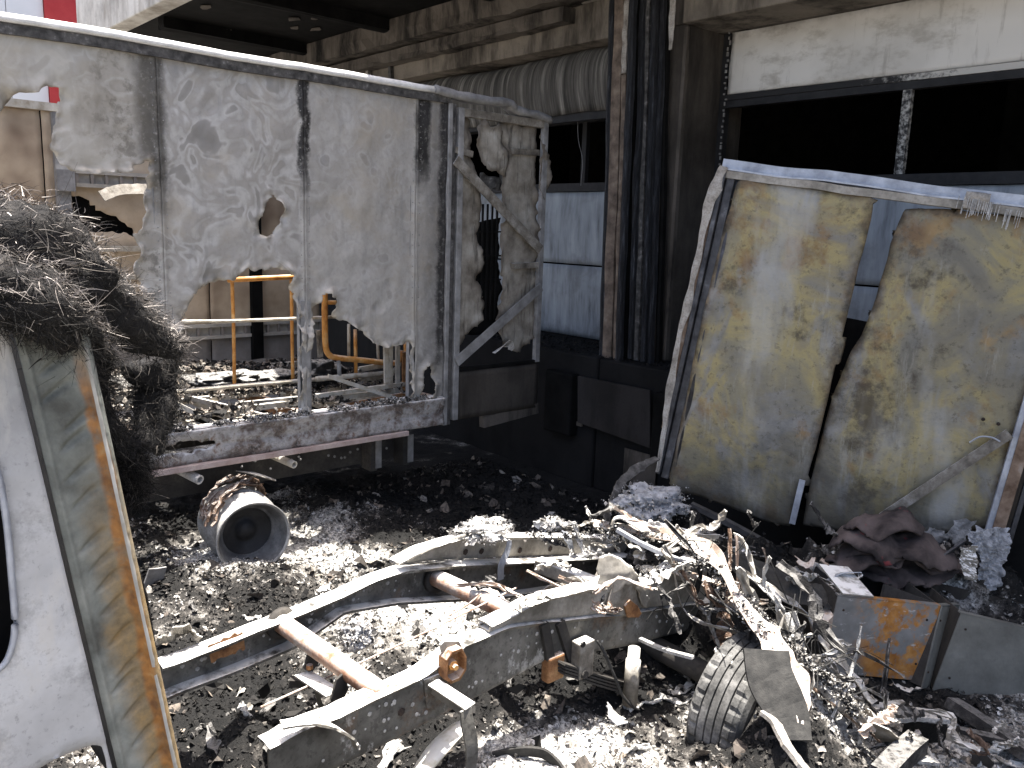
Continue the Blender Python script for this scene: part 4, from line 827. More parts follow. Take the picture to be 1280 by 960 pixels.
# outrigger arm with leg
arm = K('outrigger_arm', bar(nb(), at(541, 853, X=XN+.02), at(588, 884, X=XN+.20), .06, .010), 'subframe', bevel=.003)
K('arm_web', bar(nb(), at(541, 860, X=XN+.02), at(580, 888, X=XN+.18), .008, .05), 'subframe', arm)
K('arm_leg', ribbon([at(583, 887, X=XN+.2), at(585, 905, X=XN+.21), at(590, 930, X=XN+.22), at(590, 955, X=XN+.22), at(584, 970, X=XN+.22)], [.05, .055, .055, .05, .05], .005, up=(1, 0, 0)), 'chassis', arm, solid=.008)
K('curled_flange', ribbon([at(352, 905, X=XN+.01), at(385, 900, X=XN+.03), at(415, 906, X=XN+.06), at(440, 921, X=XN+.09), at(447, 934, X=XN+.10)], [.05, .06, .06, .05, .04], .005, jag=.2, tw=[0, .1, .3, .5, .6], seed=2), 'subframe', solid=.008)
# hanger box, horn plate, spring, damper
bm = box(nb(), (-.03, -.045, -.085), (.03, .045, .085)); q = V(at(728, 822, X=XN+.05)); bmesh.ops.translate(bm, verts=bm.verts, vec=q)
hb = K('spring_hanger', bm, 'burnt_sheet', bevel=.006)
K('hanger_bolt', lathe(nb(), [(0, 0), (0, .014), (.008, .014), (.008, 0)], at(728, 805, X=XN+.08), (1, 0, 0), 12), 'char', hb)
K('hanger_bolt', lathe(nb(), [(0, 0), (0, .02), (.012, .018), (.012, 0)], at(730, 843, X=XN+.08), (1, 0, 0), 12), 'chassis_dark', hb)
hp = rag([yz(*p, X=XN) for p in ((752, 742), (752, 715), (756, 700), (764, 692), (774, 696), (786, 711), (797, 729), (806, 746), (803, 757), (797, 752), (792, 738), (784, 728), (774, 727), (764, 738))], .03, .06, 3)
K('horn_bracket', sheet(hp[:, 0].min(), hp[:, 0].max(), hp[:, 1].min(), hp[:, 1].max(), .008, lambda a, b, o: (XN+.02+o-.35*max(0, b-.72)+.25*(a-hp[:, 0].mean()), a, b), keep=hp, disp=lambda a, b, e: .03*math.sin((a-hp[:, 0].min())*14)+.008*fbm(a*9, b*9)), 'subframe', solid=.010, smooth=True)
plate([(765, 728), (777, 720), (787, 719), (793, 738), (797, 756), (790, 768), (768, 768), (754, 766)], XN+.012, .010, 'burnt_sheet', 'horn_plate')
plate([(779, 757), (786, 749), (795, 756), (800, 766), (796, 771), (783, 771)], XN+.026, .012, 'rust', 'horn_tab')
for k in range(4): K('leaf_spring', ribbon([at(700, 826+k*4, X=XN+.04), at(760, 845+k*4, X=XN+.04), at(810, 856+k*4, X=XN+.04), at(880, 848+k*4, X=XN+.04)], .07, .008, up=(0, 0, 1)), 'chassis_dark', solid=.009)
K('damper', lathe(nb(), [(0, 0), (0, .035), (.22, .035), (.22, .028), (.28, .028), (.28, 0)], at(787, 880, X=XN+.12), (0, .03, 1), 18), 'burnt_sheet', smooth=True)
K('spring_hanger', box(nb(), tuple(at(690, 835, X=XN+.0)-np.array([.02, .05, .05])), tuple(at(690, 835, X=XN+.0)+np.array([.03, .05, .07]))), 'rust', bevel=.01)
for a, b in (((680, 780), (690, 838)), ((700, 778), (716, 830))): K('web_stiffener', bar(nb(), at(*a, X=XN+.012), at(*b, X=XN+.012), .045, .02, (1, 0, 0)), 'chassis_dark')
# rivets along the webs
bm = nb()
for t, b, X, cnt in ((near_top, near_bot, XN+.006, 60), (far_top, far_bot, XR+.006, 60)):
    for k in range(cnt):
        x = rng.uniform(t[1][0]+10, t[-1][0]-15); y = np.interp(x, [p[0] for p in t], [p[1] for p in t]); yb = np.interp(x, [p[0] for p in b], [p[1] for p in b])
        f = rng.choice([.25, .5, .78])+rng.normal()*.03; q = at(x, y+(yb-y)*f, X=X)
        bmesh.ops.create_icosphere(bm, subdivisions=1, radius=rng.choice([.005, .007, .010]), matrix=Matrix.Translation(V(q))@Matrix.Diagonal((.4, 1, 1, 1)))
K('rivets', bm, 'bolt', kind='stuff')
bm = nb()
for px, py in ((502, 890), (602, 661+28), (603, 676), (582, 690), (650, 688), (688, 686), (745, 680), (770, 685), (792, 682)):
    X = XN+.007 if px == 502 else XR+.006
    bmesh.ops.create_icosphere(bm, subdivisions=1, radius=.018, matrix=Matrix.Translation(V(at(px, py, X=X)))@Matrix.Diagonal((.2, 1, 1, 1)))
K('bolt_holes', bm, 'bolt_dark', kind='stuff')
# twin rear tyres
def tyre(cx, cy, cz, w, R, name, mt, tilt):
    prof = [(-w/2+.02, R*.62), (-w/2, R*.72), (-w/2-.004, R*.85), (-w/2+.01, R*.94), (-w/2+.028, R*.985)]
    for k in range(5):
        x0 = -w/2+.028+(w-.056)*k/5; x1 = -w/2+.028+(w-.056)*(k+1)/5
        prof += [(x0+.004, R), (x1-.004, R)] + ([(x1-.003, R-.014), (x1+.003, R-.014)] if k < 4 else [])
    prof += [(w/2-.028, R*.985), (w/2-.01, R*.94), (w/2+.004, R*.85), (w/2, R*.72), (w/2-.02, R*.62)]
    n_ = len(prof)
    def rad(j, i, r, th):
        k = r*(1+.008*fbm(math.cos(th)*2, math.sin(th)*2, j*.3))
        if (j in (4, 5, 6) or j in (n_-5, n_-6, n_-7)) and i % 4 == 0: k -= .010
        return k
    return lathe(nb(), prof, (cx, cy, cz), tilt, 120, rad)
TC = (-1.84, 3.14, .15); TA = (1, .05, -.06)
wr = K('wheel', lathe(nb(), [(-.1, .17), (-.1, .205), (.1, .205), (.1, .19), (.0, .17), (-.02, .1), (-.02, 0)], TC, TA, 40), 'chassis_dark', smooth=True)
K('tyre', tyre(*TC, .25, .33, 'tyre', 'tyre', TA), 'tyre', wr)
K('axle', tube(nb(), [(-3.0, 3.16, .22), (-1.95, 3.15, .2)], .055, 16), 'chassis_dark', smooth=True)
# thin rods, cable, hanging straps on the chassis
for a, b, r in (((326, 884, -2.75), (645, 735, -2.7), .004), ((560, 770, -2.8), (602, 742, -2.75), .004)): K('control_rod', tube(nb(), smoothpath([at(*a[:2], X=a[2]), (np.array(at(*a[:2], X=a[2]))+at(*b[:2], X=b[2]))/2-np.array([0, 0, .01]), at(*b[:2], X=b[2])]), r, 6), 'rust_tube')
K('brake_hose', tube(nb(), smoothpath([at(746, 800, X=XN+.06), at(755, 815, X=XN+.09), at(768, 845, X=XN+.12), at(780, 872, X=XN+.14), at(800, 888, X=XN+.15), at(830, 888, X=XN+.14), at(850, 878, X=XN+.1)]), .007, 8), 'cable', smooth=True)
K('hanging_strap', ribbon([at(632, 670, X=XR+.03), at(637, 676, X=XR+.08), at(634, 690, X=XR+.09), at(627, 706, X=XR+.10), at(626, 725, X=XR+.10)], [.03, .03, .035, .04, .04], .003, up=(1, 0, .3)), 'galv', solid=.004)
K('hanging_strap', ribbon([at(704, 655, X=XR+.05), at(707, 668, X=XR+.08), at(713, 680, X=XR+.09), at(716, 692, X=XR+.09)], [.03, .04, .04, .02], .003, jag=.3, up=(1, 0, .3)), 'galv', solid=.004)
K('hanging_strap', ribbon([at(802, 680, X=XR+.2), at(799, 695, X=XR+.22), at(796, 706, X=XR+.22)], [.06, .07, .05], .003, jag=.2, up=(1, 0, .3)), 'burnt_sheet', solid=.004)
K('tail_tray', sheet(0, .16, 0, .085, .02, lambda a, b, o: V(at(862, 667, d=4.35))+Vector((a*.66, a*.74, -b))+Vector((o, -o, 0)), keep=[(.0, 0), (.16, 0), (.135, .07), (.02, .075)]), 'subframe', solid=.006)
K('tail_hoop', ribbon([at(762, 662, d=4.2), at(768, 648, d=4.2), at(782, 647, d=4.2), at(796, 654, d=4.15), at(808, 664, d=4.1)], .07, .004, tw=[.8, .3, 0, 0, .2], seed=3), 'subframe', solid=.006)
for k, (pts, w_, tw) in enumerate((([(640, 764, 3.38), (660, 752, 3.42), (690, 742, 3.46)], [.02, .07, .04], [.3, .6, .2]), ([(820, 728, 3.75), (838, 714, 3.8), (862, 703, 3.85)], [.03, .08, .06], [.2, .5, .8]), ([(670, 712, 3.8), (690, 704, 3.85), (712, 708, 3.88)], [.03, .08, .02], [.9, .5, .2]), ([(395, 742, 3.8), (402, 736, 3.85), (412, 740, 3.9)], [.02, .05, .03], [.5, .8, .4]))):
    K('torn_flange', ribbon([at(p[0], p[1], d=p[2]) for p in pts], w_, .003, tw=tw, jag=.45, wob=.03, seed=80+k), 'subframe', solid=.005)
# cream wing piece of the mudguard lying by the outrigger
wing = ribbon([at(500, 985, Z=.13), at(520, 955, Z=.22), at(545, 925, Z=.28), at(568, 905, Z=.30), at(578, 900, Z=.28)], [.16, .16, .15, .12, .05], .004, tw=[.5, .5, .45, .4, .3], bend=-.22, cross=9, seed=6)
obj('mudguard', wing, 'cream', base=at(545, 940, Z=.1), solid=.008, smooth=True, label='curved cream mudguard piece lying under the outrigger arm', cat='mudguard')
obj('rubber_strip', ribbon([at(618, 944, Z=.08), at(650, 938, Z=.12), at(678, 940, Z=.12), at(695, 952, Z=.09), at(708, 968, Z=.05)], .05, .004, tw=[1.3, 1.3, 1.35, 1.3, 1.2], n=8), 'cable', base=at(650, 945, Z=.06), solid=.012, label='bent black rubber strip standing on edge in pale ash', cat='rubber strip')

# ================================================================= CAB (left edge)
XC = -1.6; cb = thing('truck_cab', 'fire-whitened leaning truck cab with rust-streaked rear pillar', 'cab', (-2.2, -.4, 0))
def C_(name, bm, mt, parent=cb, **k): return obj(name, bm, mt, parent, **k)
def sk(y, z): return y-.139*(z-1.2)                      # the cab leans forward
# window corner and lower recess as real openings
def cyz(px, py): q = at(px, py, X=XC); return (q[1]+.139*(q[2]-1.2), q[2])
win = np.array([cyz(*p) for p in ((-260, 560), (-40, 560), (-8, 580), (6, 640), (14, 720), (18, 780), (12, 815), (-2, 835), (-40, 850), (-260, 860))])
rec = np.array([cyz(*p) for p in ((40, 990), (48, 962), (68, 950), (95, 939), (118, 932), (128, 934), (133, 950), (140, 1000))])
ys0 = cyz(145, 960)[0]-.006
C_('door_skin', sheet(-.9, ys0, .6, 2.09, .008, lambda a, b, o: (XC+o, sk(a, b), b), [win, rec], disp=lambda a, b, e: .008*fbm(a*3, b*2.2, 4)+.0012*fbm(a*22, b*22, 3)-(.004 if e < .012 else 0)), 'cab_white', smooth=True, solid=.004)
C_('door_skin', sheet(-1.4, -.905, .6, 2.15, .05, lambda a, b, o: (XC+o, sk(a, b), b)), 'cab_white', solid=.004)
lip = [(XC+.004, sk(a, b), b) for a, b in [cyz(*p) for p in ((-40, 560), (-8, 580), (6, 640), (14, 720), (18, 780), (12, 815), (-2, 835), (-40, 850))]]
C_('window_seal', tube(nb(), smoothpath(lip, 6), .006, 8), 'galv', smooth=True)
C_('inner_panel', box(nb(), (XC-.12, -1.4, .6), (XC-.10, .30, 2.0)), 'soot_black')
# pillar: shallow channel with pressed marks and rounded rear edge
yp0 = ys0+.010; yp1 = cyz(229, 945)[0]; wp = yp1-yp0
marks = [(rng.uniform(.34, .58), z+rng.normal()*.012) for z in np.arange(.9, 2.2, .055)]
def pdisp(a, b, e):
    f = (a-yp0)/wp; w = -.004*math.exp(-((f-.02)/.03)**2)+.006*math.exp(-((f-.08)/.04)**2)
    if f > .76: w += .012*min(1, (f-.76)/.04)
    if f > .86: w -= .045*((f-.86)/.14)**2
    for mf, mz in marks:
        u_ = (f-mf)*wp; v_ = (b-mz); c_, s_ = .82, .57; p_ = u_*c_+v_*s_; q_ = -u_*s_+v_*c_
        if abs(p_) < .038: w -= .011*math.exp(-(q_/(.003+.006*(p_/.038+1)/2))**2)*(1-(p_/.038)**2)
    return w+.0012*fbm(a*30, b*30, 3)
C_('rear_pillar', sheet(yp0, yp1, .6, 2.09, .0035, lambda a, b, o: (XC-.004+o, sk(a, b), b), disp=pdisp), 'cab_pillar', smooth=True, solid=.004)
C_('pillar_edge', sheet(yp0+.80*wp, yp1+.004, .6, 2.02, .006, lambda a, b, o: (XC+.009+o, sk(a, b), b), disp=lambda a, b, e: -.05*max(0, ((a-yp0)/wp-.84)/.16)**2+.001*fbm(a*20, b*20)), 'cab_edge', smooth=True, solid=.003)
C_('rear_wall', sheet(-2.9, XC-.03, .6, 2.0, .06, lambda a, b, o: (a, sk(yp1-.01, b)+o, b), disp=lambda a, b, e: .02*fbm(a*3, b*3)), 'char', smooth=True, solid=.004)
C_('cab_floor', box(nb(), (-2.95, -1.4, .52), (XC-.02, .3, .6)), 'char')
C_('cab_frame', box(nb(), (-2.75, -1.4, .3), (-2.65, .5, .52)), 'chassis_dark')

# burnt fibre matting slumped over the cab
fm = thing('fibre_mat', 'shaggy charred fibre matting slumped over the cab pillar', 'fibre mat', at(120, 460, X=-1.72)-np.array([0, 0, .3]))
LOBES = [  # polyline of (px,py,depth), radius px
    ([(-70, 300, 1.36), (10, 302, 1.40), (70, 332, 1.50), (125, 375, 1.66), (180, 415, 1.82), (222, 440, 1.92)], [44, 44, 40, 34, 27, 9]),
    ([(-70, 355, 1.30), (5, 362, 1.32), (52, 380, 1.37), (92, 418, 1.50), (112, 450, 1.62)], [34, 32, 28, 26, 22]),
    ([(85, 420, 1.50), (104, 462, 1.60), (118, 505, 1.68), (140, 555, 1.78), (172, 590, 1.86)], [22, 22, 17, 18, 15]),
    ([(150, 560, 1.80), (156, 580, 1.84), (162, 602, 1.86), (158, 625, 1.86)], [20, 22, 18, 10]),
    ([(186, 450, 2.06), (196, 490, 2.08), (190, 530, 2.06), (182, 565, 2.02)], [34, 28, 28, 22])]
bm = nb(); samples = []
for li, (pl, rd) in enumerate(LOBES):
    pts = smoothpath([at(x, y, d=d) for x, y, d in pl], 5); R_ = np.interp(np.linspace(0, 1, len(pts)), np.linspace(0, 1, len(rd)), rd)/FPX*1.75
    rr = []; fr = frames([V(p) for p in pts])
    for i, p in enumerate(pts):
        t, s_, u_ = fr[i]; ring = []
        for k in range(24):
            a = 2*math.pi*k/24; d_ = s_*math.cos(a)+u_*math.sin(a); w = 1+.38*fbm(p[0]*9+d_.x*1.5, p[1]*9+d_.y*1.5, p[2]*9+d_.z*1.5)+.2*fbm(p[0]*30+d_.x*3, p[1]*30+d_.y*3, p[2]*30+d_.z*3)
            q = V(p)+d_*R_[i]*w; ring.append(bm.verts.new(q)); samples.append((q, d_, t, R_[i], li))
        rr.append(ring)
    for i in range(len(rr)-1):
        for k in range(24): bm.faces.new((rr[i][k], rr[i][(k+1) % 24], rr[i+1][(k+1) % 24], rr[i+1][k]))
    bm.faces.new(rr[0][::-1]); bm.faces.new(rr[-1])
obj('mat_core', bm, 'fibre_core', fm, smooth=True)
vts, fcs, mi = [], [], []; NS = 46000; base_l = root_loc(fm)
for k in range(NS):
    q, d_, t, R_, li = samples[rng.integers(len(samples))]
    if li == 4 and rng.random() < .45: continue
    if li == 0 and d_.z < -.35 and rng.random() < .7: continue
    q = q+Vector(rng.normal(size=3)*.010)
    hz_ = mnoise.noise_vector(Vector(q)*24); dr_ = (t*rng.normal(.35, .8)+d_*abs(rng.normal(.3, .45))+hz_*1.1+Vector(rng.normal(size=3)*.45)).normalized()
    L = rng.uniform(.008, .030)*(2.2 if rng.random() < .07 else 1); crv = Vector(rng.normal(size=3)*.9)+Vector((0, 0, -.25)); w = rng.uniform(.0003, .0008)*(2.2 if rng.random() < .06 else 1)
    if dr_.dot(d_) < -.1: dr_ -= d_*dr_.dot(d_)*1.6
    sd = dr_.cross(Vector(rng.normal(size=3))).normalized()*w; b0 = len(vts); ns = 4
    for i in range(ns+1):
        f = i/ns; p = q+dr_*(L*f)+crv*(L*f*f*.35); e = sd*(1-.75*f); vts.append(p-e-base_l); vts.append(p+e-base_l)
    lit_ = 0 if (li < 2 and d_.z > .1 and rng.random() < .75) else 1
    for i in range(ns): fcs.append((b0+2*i, b0+2*i+1, b0+2*i+3, b0+2*i+2)); mi.append(lit_)
me = bpy.data.meshes.new('loose_fibres'); me.from_pydata([tuple(v) for v in vts], [], fcs); me.materials.append(M['fibre']); me.materials.append(M['fibre_shaded']); me.polygons.foreach_set('material_index', mi)
o = bpy.data.objects.new('loose_fibres', me); COL.objects.link(o); o.parent = fm; o['kind'] = 'stuff'
obj('insulation_slat', bar(nb(), at(152, 608, d=1.86), at(190, 567, d=1.90), .03, .02), 'post_grey', base=at(155, 605, d=1.86), bevel=.003, label='grey ash-coated slat poking out under the fibre matting', cat='slat')

# ================================================================= LEANING REAR FRAME with two yellow panels
SCL = 1.4
FBL = CAM+(at(822, 588, d=3.9)-CAM)*SCL; FTL = CAM+(at(906, 205, d=3.65)-CAM)*SCL; FTR = CAM+(at(1280, 252, d=3.15)-CAM)*SCL
fu = FTR-FTL; fu /= np.linalg.norm(fu); fv = FBL-FTL; fv -= fu*(fv@fu); fv /= np.linalg.norm(fv); fn = np.cross(fu, fv)
if fn@(CAM-FTL) < 0: fn = -fn
def fl(px, py, off=0.):
    r = RW@np.array([px-640., py-480., FPX]); t = ((FTL+fn*off-CAM)@fn)/(r@fn); q = CAM+r*t-FTL; return (q@fu, q@fv)
def F3(a, b, o=0.): return FTL+fu*a+fv*b+fn*o
def fp(px, py, off=0.): return F3(*fl(px, py, off), off)
rf = thing('rear_frame', 'fallen truck rear frame leaning on the dock with two scorched yellow panels', 'frame', (FBL[0], FBL[1], 0))
def Q(name, bm, mt, parent=rf, **k): return obj(name, bm, mt, parent, **k)
FW = 2.02
top = [F3(a, 0.012*fbm(a*2, 1)+.02*a*a*.0, .0) for a in np.linspace(-.02, FW, 24)]
bm = nb(); profile(bm, top, [(-.035, -.035), (.035, -.035), (.035, -.025), (-.022, -.022), (-.022, .035), (-.035, .035)], up=tuple(-fv)); Q('top_rail', bm, 'galv')
bm = nb(); profile(bm, [F3(a, .062+.008*fbm(a*3, 4), .012) for a in np.linspace(.03, FW, 24)], [(-.02, -.022), (.02, -.022), (.02, .022), (-.02, .022)], up=tuple(-fv)); Q('top_batten', bm, 'subframe')
# left post: layered dark section with a peeled white strip
def fpost(a0, a1, b0, b1, o0, o1, mt, name, bev=.004):
    bm = nb(); prism(bm, [(a0, b0), (a1, b0), (a1, b1), (a0, b1)], lambda a, b, c: F3(a, b, o0+c*(o1-o0)), 1.0); return Q(name, bm, mt, bevel=bev)
fpost(.035, .085, .05, 2.02, -.05, .02, 'dark_frame', 'side_post'); fpost(.0, .03, .02, 2.0, -.05, .045, 'dark_frame', 'side_post')
fpost(-.03, -.004, .03, 1.7, -.02, .03, 'red_brown', 'post_trim')
Q('peeled_strip', ribbon([fp(905, 208, .05), fp(890, 245, .06), fp(876, 300, .05), fp(862, 370, .05), fp(847, 430, .06), fp(836, 500, .05), fp(829, 545, .06), fp(822, 590, .05)], [.05, .07, .04, .05, .03, .05, .03, .03], .003, jag=.35, tw=[0, .3, -.2, .4, 0, .5, .2, .8], up=tuple(fn), n=8, wob=.01, seed=4), 'shelter_pale', solid=.004)
Q('post_tube', tube(nb(), [F3(.115, .10, .0), F3(.112, 1.0, .01), F3(.12, 2.0, .0)], .022, 12), 'dark_frame', smooth=True)
fpost(.09, 1.95, .02, .05, -.06, -.05, 'galv', 'head_sheet')
# the two panels, buckled
def ypanel(poly, seed, amp, curl):
    pl = rag([fl(*p) for p in poly], .06, .02, seed, .0)
    c0 = pl.mean(0)
    def dsp(a, b, e):
        w = amp*(fbm(a*1.2+seed, b*.9, seed)+.35*fbm(a*3+seed, b*3, 2)); w += .02*math.exp(-(e/.05)**2)*(-1)
        return w+curl*(((a-c0[0])/.4)**2)*.02
    return Q('yellow_panel', sheet(pl[:, 0].min(), pl[:, 0].max(), pl[:, 1].min(), pl[:, 1].max(), .018, lambda a, b, o: F3(a, b, o), keep=pl, disp=dsp), 'yellow_panel', smooth=True, solid=.025, offset=-1)
p1 = ypanel([(925, 226), (960, 229), (1010, 236), (1060, 243), (1092, 248), (1089, 275), (1078, 318), (1070, 350), (1058, 400), (1046, 450), (1035, 500), (1020, 560), (1002, 620), (988, 657), (960, 652), (910, 633), (870, 618), (840, 612), (838, 595), (846, 560), (858, 500), (872, 430), (890, 350), (905, 290)], 3, .02, 1)
p2 = ypanel([(1132, 262), (1180, 262), (1240, 268), (1300, 276), (1342, 282), (1318, 380), (1290, 476), (1262, 570), (1237, 660), (1130, 668), (1060, 664), (1004, 657), (1012, 610), (1026, 550), (1040, 500), (1052, 470), (1062, 445), (1078, 420), (1092, 385), (1104, 345), (1114, 305), (1124, 280)], 8, .03, -1)
bm = nb()
for px, py in ((896, 427), (885, 425), (933, 262), (1229, 524), (1248, 530), (854, 596), (920, 245)):
    bmesh.ops.create_icosphere(bm, subdivisions=2, radius=.010, matrix=Matrix.Translation(V(fp(px, py, .018))))
Q('bolt_holes', bm, 'bolt_dark', kind='stuff')
Q('panel_edging', ribbon([fp(1003, 600, .05), fp(997, 625, .05), fp(990, 655, .05)], .035, .003, up=tuple(fn)), 'galv', solid=.006)
Q('diagonal_brace', bar(nb(), fp(1262, 542, .06), fp(1095, 652, .06), .012, .055, tuple(fv)), 'burnt_sheet')
Q('brace_wire', tube(nb(), smoothpath([fp(1212, 553, .07), fp(1225, 546, .09), fp(1240, 547, .08), fp(1250, 552, .07)]), .005, 6), 'galv')
for a0, a1, o, mt in ((0, .035, .0, 'galv'), (.04, .10, .01, 'red_brown'), (.105, .13, -.01, 'dark_frame')):
    A_, B_ = fp(1292, 470, o), fp(1234, 668, o); A2, B2 = F3(fl(1292, 470)[0]+a0*1.05, fl(1292, 470)[1], o), F3(fl(1234, 668)[0]+a0*1.05, fl(1234, 668)[1], o)
    Q('right_post', bar(nb(), A2+(A2-B2)*1.0, B2, (a1-a0), .05, tuple(fn)), mt, bevel=.003)
Q('dark_backing', sheet(.55, 1.25, .78, 2.0, .08, lambda a, b, o: F3(a, b, -.14+o), disp=lambda a, b, e: .02*fbm(a*3, b*3)), 'soot_black', solid=.004)  # dark sheet added so the gap between the panels reads dark
Q('dark_backing', sheet(1.26, FW, 1.2, 2.0, .08, lambda a, b, o: F3(a, b, -.12+o), disp=lambda a, b, e: .02*fbm(a*3, b*3)), 'pilaster', solid=.004)
# melted drips on the top rail
for px, py in ((1235, 252), (1215, 246), (1262, 262)):
    bm = nb(); q0 = V(fp(px, py, .05))
    for k in range(16):
        s0 = q0+V(fu)*rng.normal()*.03; tube(bm, [s0, s0+V(fv)*rng.uniform(.02, .06)+V(fn)*rng.normal()*.004, s0+V(fv)*rng.uniform(.06, .11)], .002, 4)
    Q('melted_drips', bm, 'ash_white', kind='stuff')
Q('melted_wrap', sheet(0, .12, 0, .09, .008, lambda a, b, o: F3(fl(1208, 240)[0]+a, fl(1208, 240)[1]+b, .045+o), disp=lambda a, b, e: .015*fbm(a*25, b*25, 2)), 'shelter_pale', smooth=True, solid=.003)

# ================================================================= LOOSE WRECKAGE
def piece(name, bm, mt, base, label, cat, **k): return obj(name, bm, mt, base=base, label=label, cat=cat, **k)
def rib(name, label, cat, pts, w, mt, solid=.004, **k):
    q = [at(p[0], p[1], d=p[2]) for p in pts]; low_ = min(q, key=lambda r: r[2])
    return piece(name, ribbon(q, w, .003, **k), mt, low_, label, cat, solid=solid)
rib('bent_band', 'long peach-coloured band arching from the chassis down past the tyre', 'metal band', [(742, 654, 4.25), (790, 662, 4.2), (850, 672, 4.1), (885, 690, 3.95), (905, 715, 3.85), (930, 755, 3.72), (955, 790, 3.62), (975, 815, 3.52), (990, 845, 3.44), (998, 880, 3.36), (1000, 905, 3.3)], [.05, .07, .09, .10, .07, .07, .09, .11, .12, .09, .03], 'peach_strip', jag=.25, tw=[.1, .3, .2, -.2, .5, .2, -.1, .2, .0, -.2, -.3], wob=.025, seed=31, n=8, up=(.5, -.45, .75))
rib('crusted_beam', 'ash-crusted beam slanting from the band to the ground', 'beam', [(925, 745, 3.80), (960, 785, 3.70), (1000, 820, 3.62), (1040, 860, 3.55), (1075, 895, 3.5), (1095, 912, 3.46)], [.05, .06, .055, .05, .05, .045], 'burnt_sheet', solid=.03, jag=.35, wob=.03, seed=32, n=10, up=(.5, -.4, .8))
rib('angle_strip', 'thin folded strip lying above the crusted beam', 'metal strip', [(925, 712, 3.95), (965, 738, 3.9), (1008, 768, 3.85), (1040, 815, 3.74), (1070, 850, 3.66), (1094, 878, 3.6)], [.03, .05, .06, .05, .05, .04], 'burnt_sheet', solid=.005, tw=[.0, .4, .9, .3, .5, .2], jag=.3, wob=.02, seed=33, up=(.5, -.4, .8))
rib('dark_sheet', 'charred black sheet folded over the rear of the chassis', 'metal sheet', [(905, 692, 4.2), (940, 712, 4.15), (985, 733, 4.1), (1020, 745, 4.05), (1040, 760, 4.0)], [.10, .15, .16, .13, .02], 'cable', solid=.005, tw=[.1, .0, .1, .0, .2], jag=.15, wob=.03, seed=34, up=(.5, -.4, .8))
rib('cord_strip', 'grey cable bundle crossing over the far chassis rail', 'cable', [(772, 660, 4.15), (800, 676, 4.08), (835, 692, 4.0), (860, 702, 3.95)], .02, 'galv', solid=.02, seed=35)
rib('dark_bar', 'black bar along the foot of the left yellow panel', 'bar', [(865, 628, 4.9), (910, 650, 4.8), (965, 680, 4.65)], .04, 'dark_frame', solid=.03, seed=36)
rib('fallen_angle', 'dark angle bar lying below the yellow panels', 'bar', [(880, 664, 4.7), (915, 674, 4.65), (945, 684, 4.6)], .035, 'char_wood', solid=.02, seed=37)
rib('drooping_trim', 'sooty trim drooping from the foot of the leaning frame post', 'trim', [(822, 572, 5.2), (800, 583, 5.1), (778, 602, 5.0), (768, 622, 4.95), (758, 650, 4.85)], [.04, .06, .05, .05, .06], 'dark_strip', solid=.008, jag=.3, tw=[.2, .6, .9, 1.1, 1.2], seed=38)
rib('standing_flap', 'dark rubber flap standing behind the tyre', 'flap', [(958, 812, 3.45), (965, 850, 3.38), (985, 890, 3.32), (995, 925, 3.25)], [.20, .20, .18, .14], 'cable', solid=.012, tw=[.3, .3, .4, .4], up=(.6, -.7, .2), seed=39, wob=.004)
rib('broken_board', 'pale broken slat leaning in ash beside the tyre', 'slat', [(952, 888, 3.05), (970, 902, 3.0), (985, 930, 2.92), (1012, 965, 2.85)], [.02, .035, .04, .04], 'shelter_pale', solid=.015, tw=[.2, .2, .3, .3], jag=.2, seed=40)
rib('white_strut', 'bright short strut under the rust-patched steel box', 'strut', [(1120, 897, 3.6), (1150, 893, 3.62), (1188, 897, 3.62)], [.03, .05, .045], 'ash_white', solid=.02, jag=.25, seed=41)
rib('thin_rod', 'thin white rod dropping from the short strut', 'rod', [(1187, 905, 3.55), (1195, 918, 3.5), (1203, 931, 3.45)], .018, 'ash_white', solid=.012, seed=42)
rib('frayed_strip', 'frayed ash strip beside the foot of the folded strip', 'strip', [(1092, 884, 3.6), (1110, 880, 3.62), (1130, 876, 3.64)], [.03, .04, .02], 'burnt_sheet', solid=.01, jag=.4, seed=43)
rib('loose_batten', 'pale batten on the ground at the edge of the lit ash', 'batten', [(1128, 943, 3.4), (1150, 946, 3.4), (1172, 950, 3.4)], [.05, .06, .04], 'ash_white', solid=.015, jag=.2, seed=44)
rib('charred_plank', 'charred plank running under the olive steel box', 'plank', [(1192, 872, 3.9), (1235, 900, 3.75), (1290, 938, 3.55)], [.10, .10, .10], 'char_wood', solid=.05, tw=[.3, .3, .3], seed=45)
rib('charred_lath', 'thin charred lath below the charred plank', 'lath', [(1200, 910, 3.7), (1235, 918, 3.66), (1275, 925, 3.6)], [.03, .045, .04], 'char_wood', solid=.02, seed=46)
rib('timber_block', 'charred square timber block lying in the ash under the boxes', 'timber', [(1102, 962, 3.22), (1128, 935, 3.34), (1148, 918, 3.42)], .085, 'char_wood', solid=.07, seed=47)
rib('curved_sheet', 'black curved sheet under the rust-patched steel box', 'metal sheet', [(1130, 905, 3.7), (1155, 915, 3.66), (1185, 915, 3.66)], [.15, .16, .15], 'char', solid=.006, tw=[1.0, 1.1, 1.1], seed=48)
rib('grey_scrap', 'grey torn flap at the end of the crusted beam', 'metal flap', [(1092, 912, 3.45), (1105, 918, 3.42), (1122, 925, 3.4)], [.12, .16, .08], 'burnt_sheet', solid=.005, tw=[.9, .9, .8], jag=.3, seed=49)
rib('curl_of_ash_paper', 'curled white scrap standing in the ash below the chassis', 'scrap', [(762, 880, 3.2), (768, 893, 3.15), (778, 905, 3.1)], [.03, .06, .05], 'ash_white', solid=.004, tw=[1.2, .8, .5], jag=.4, up=(.5, -.5, .6), seed=50)
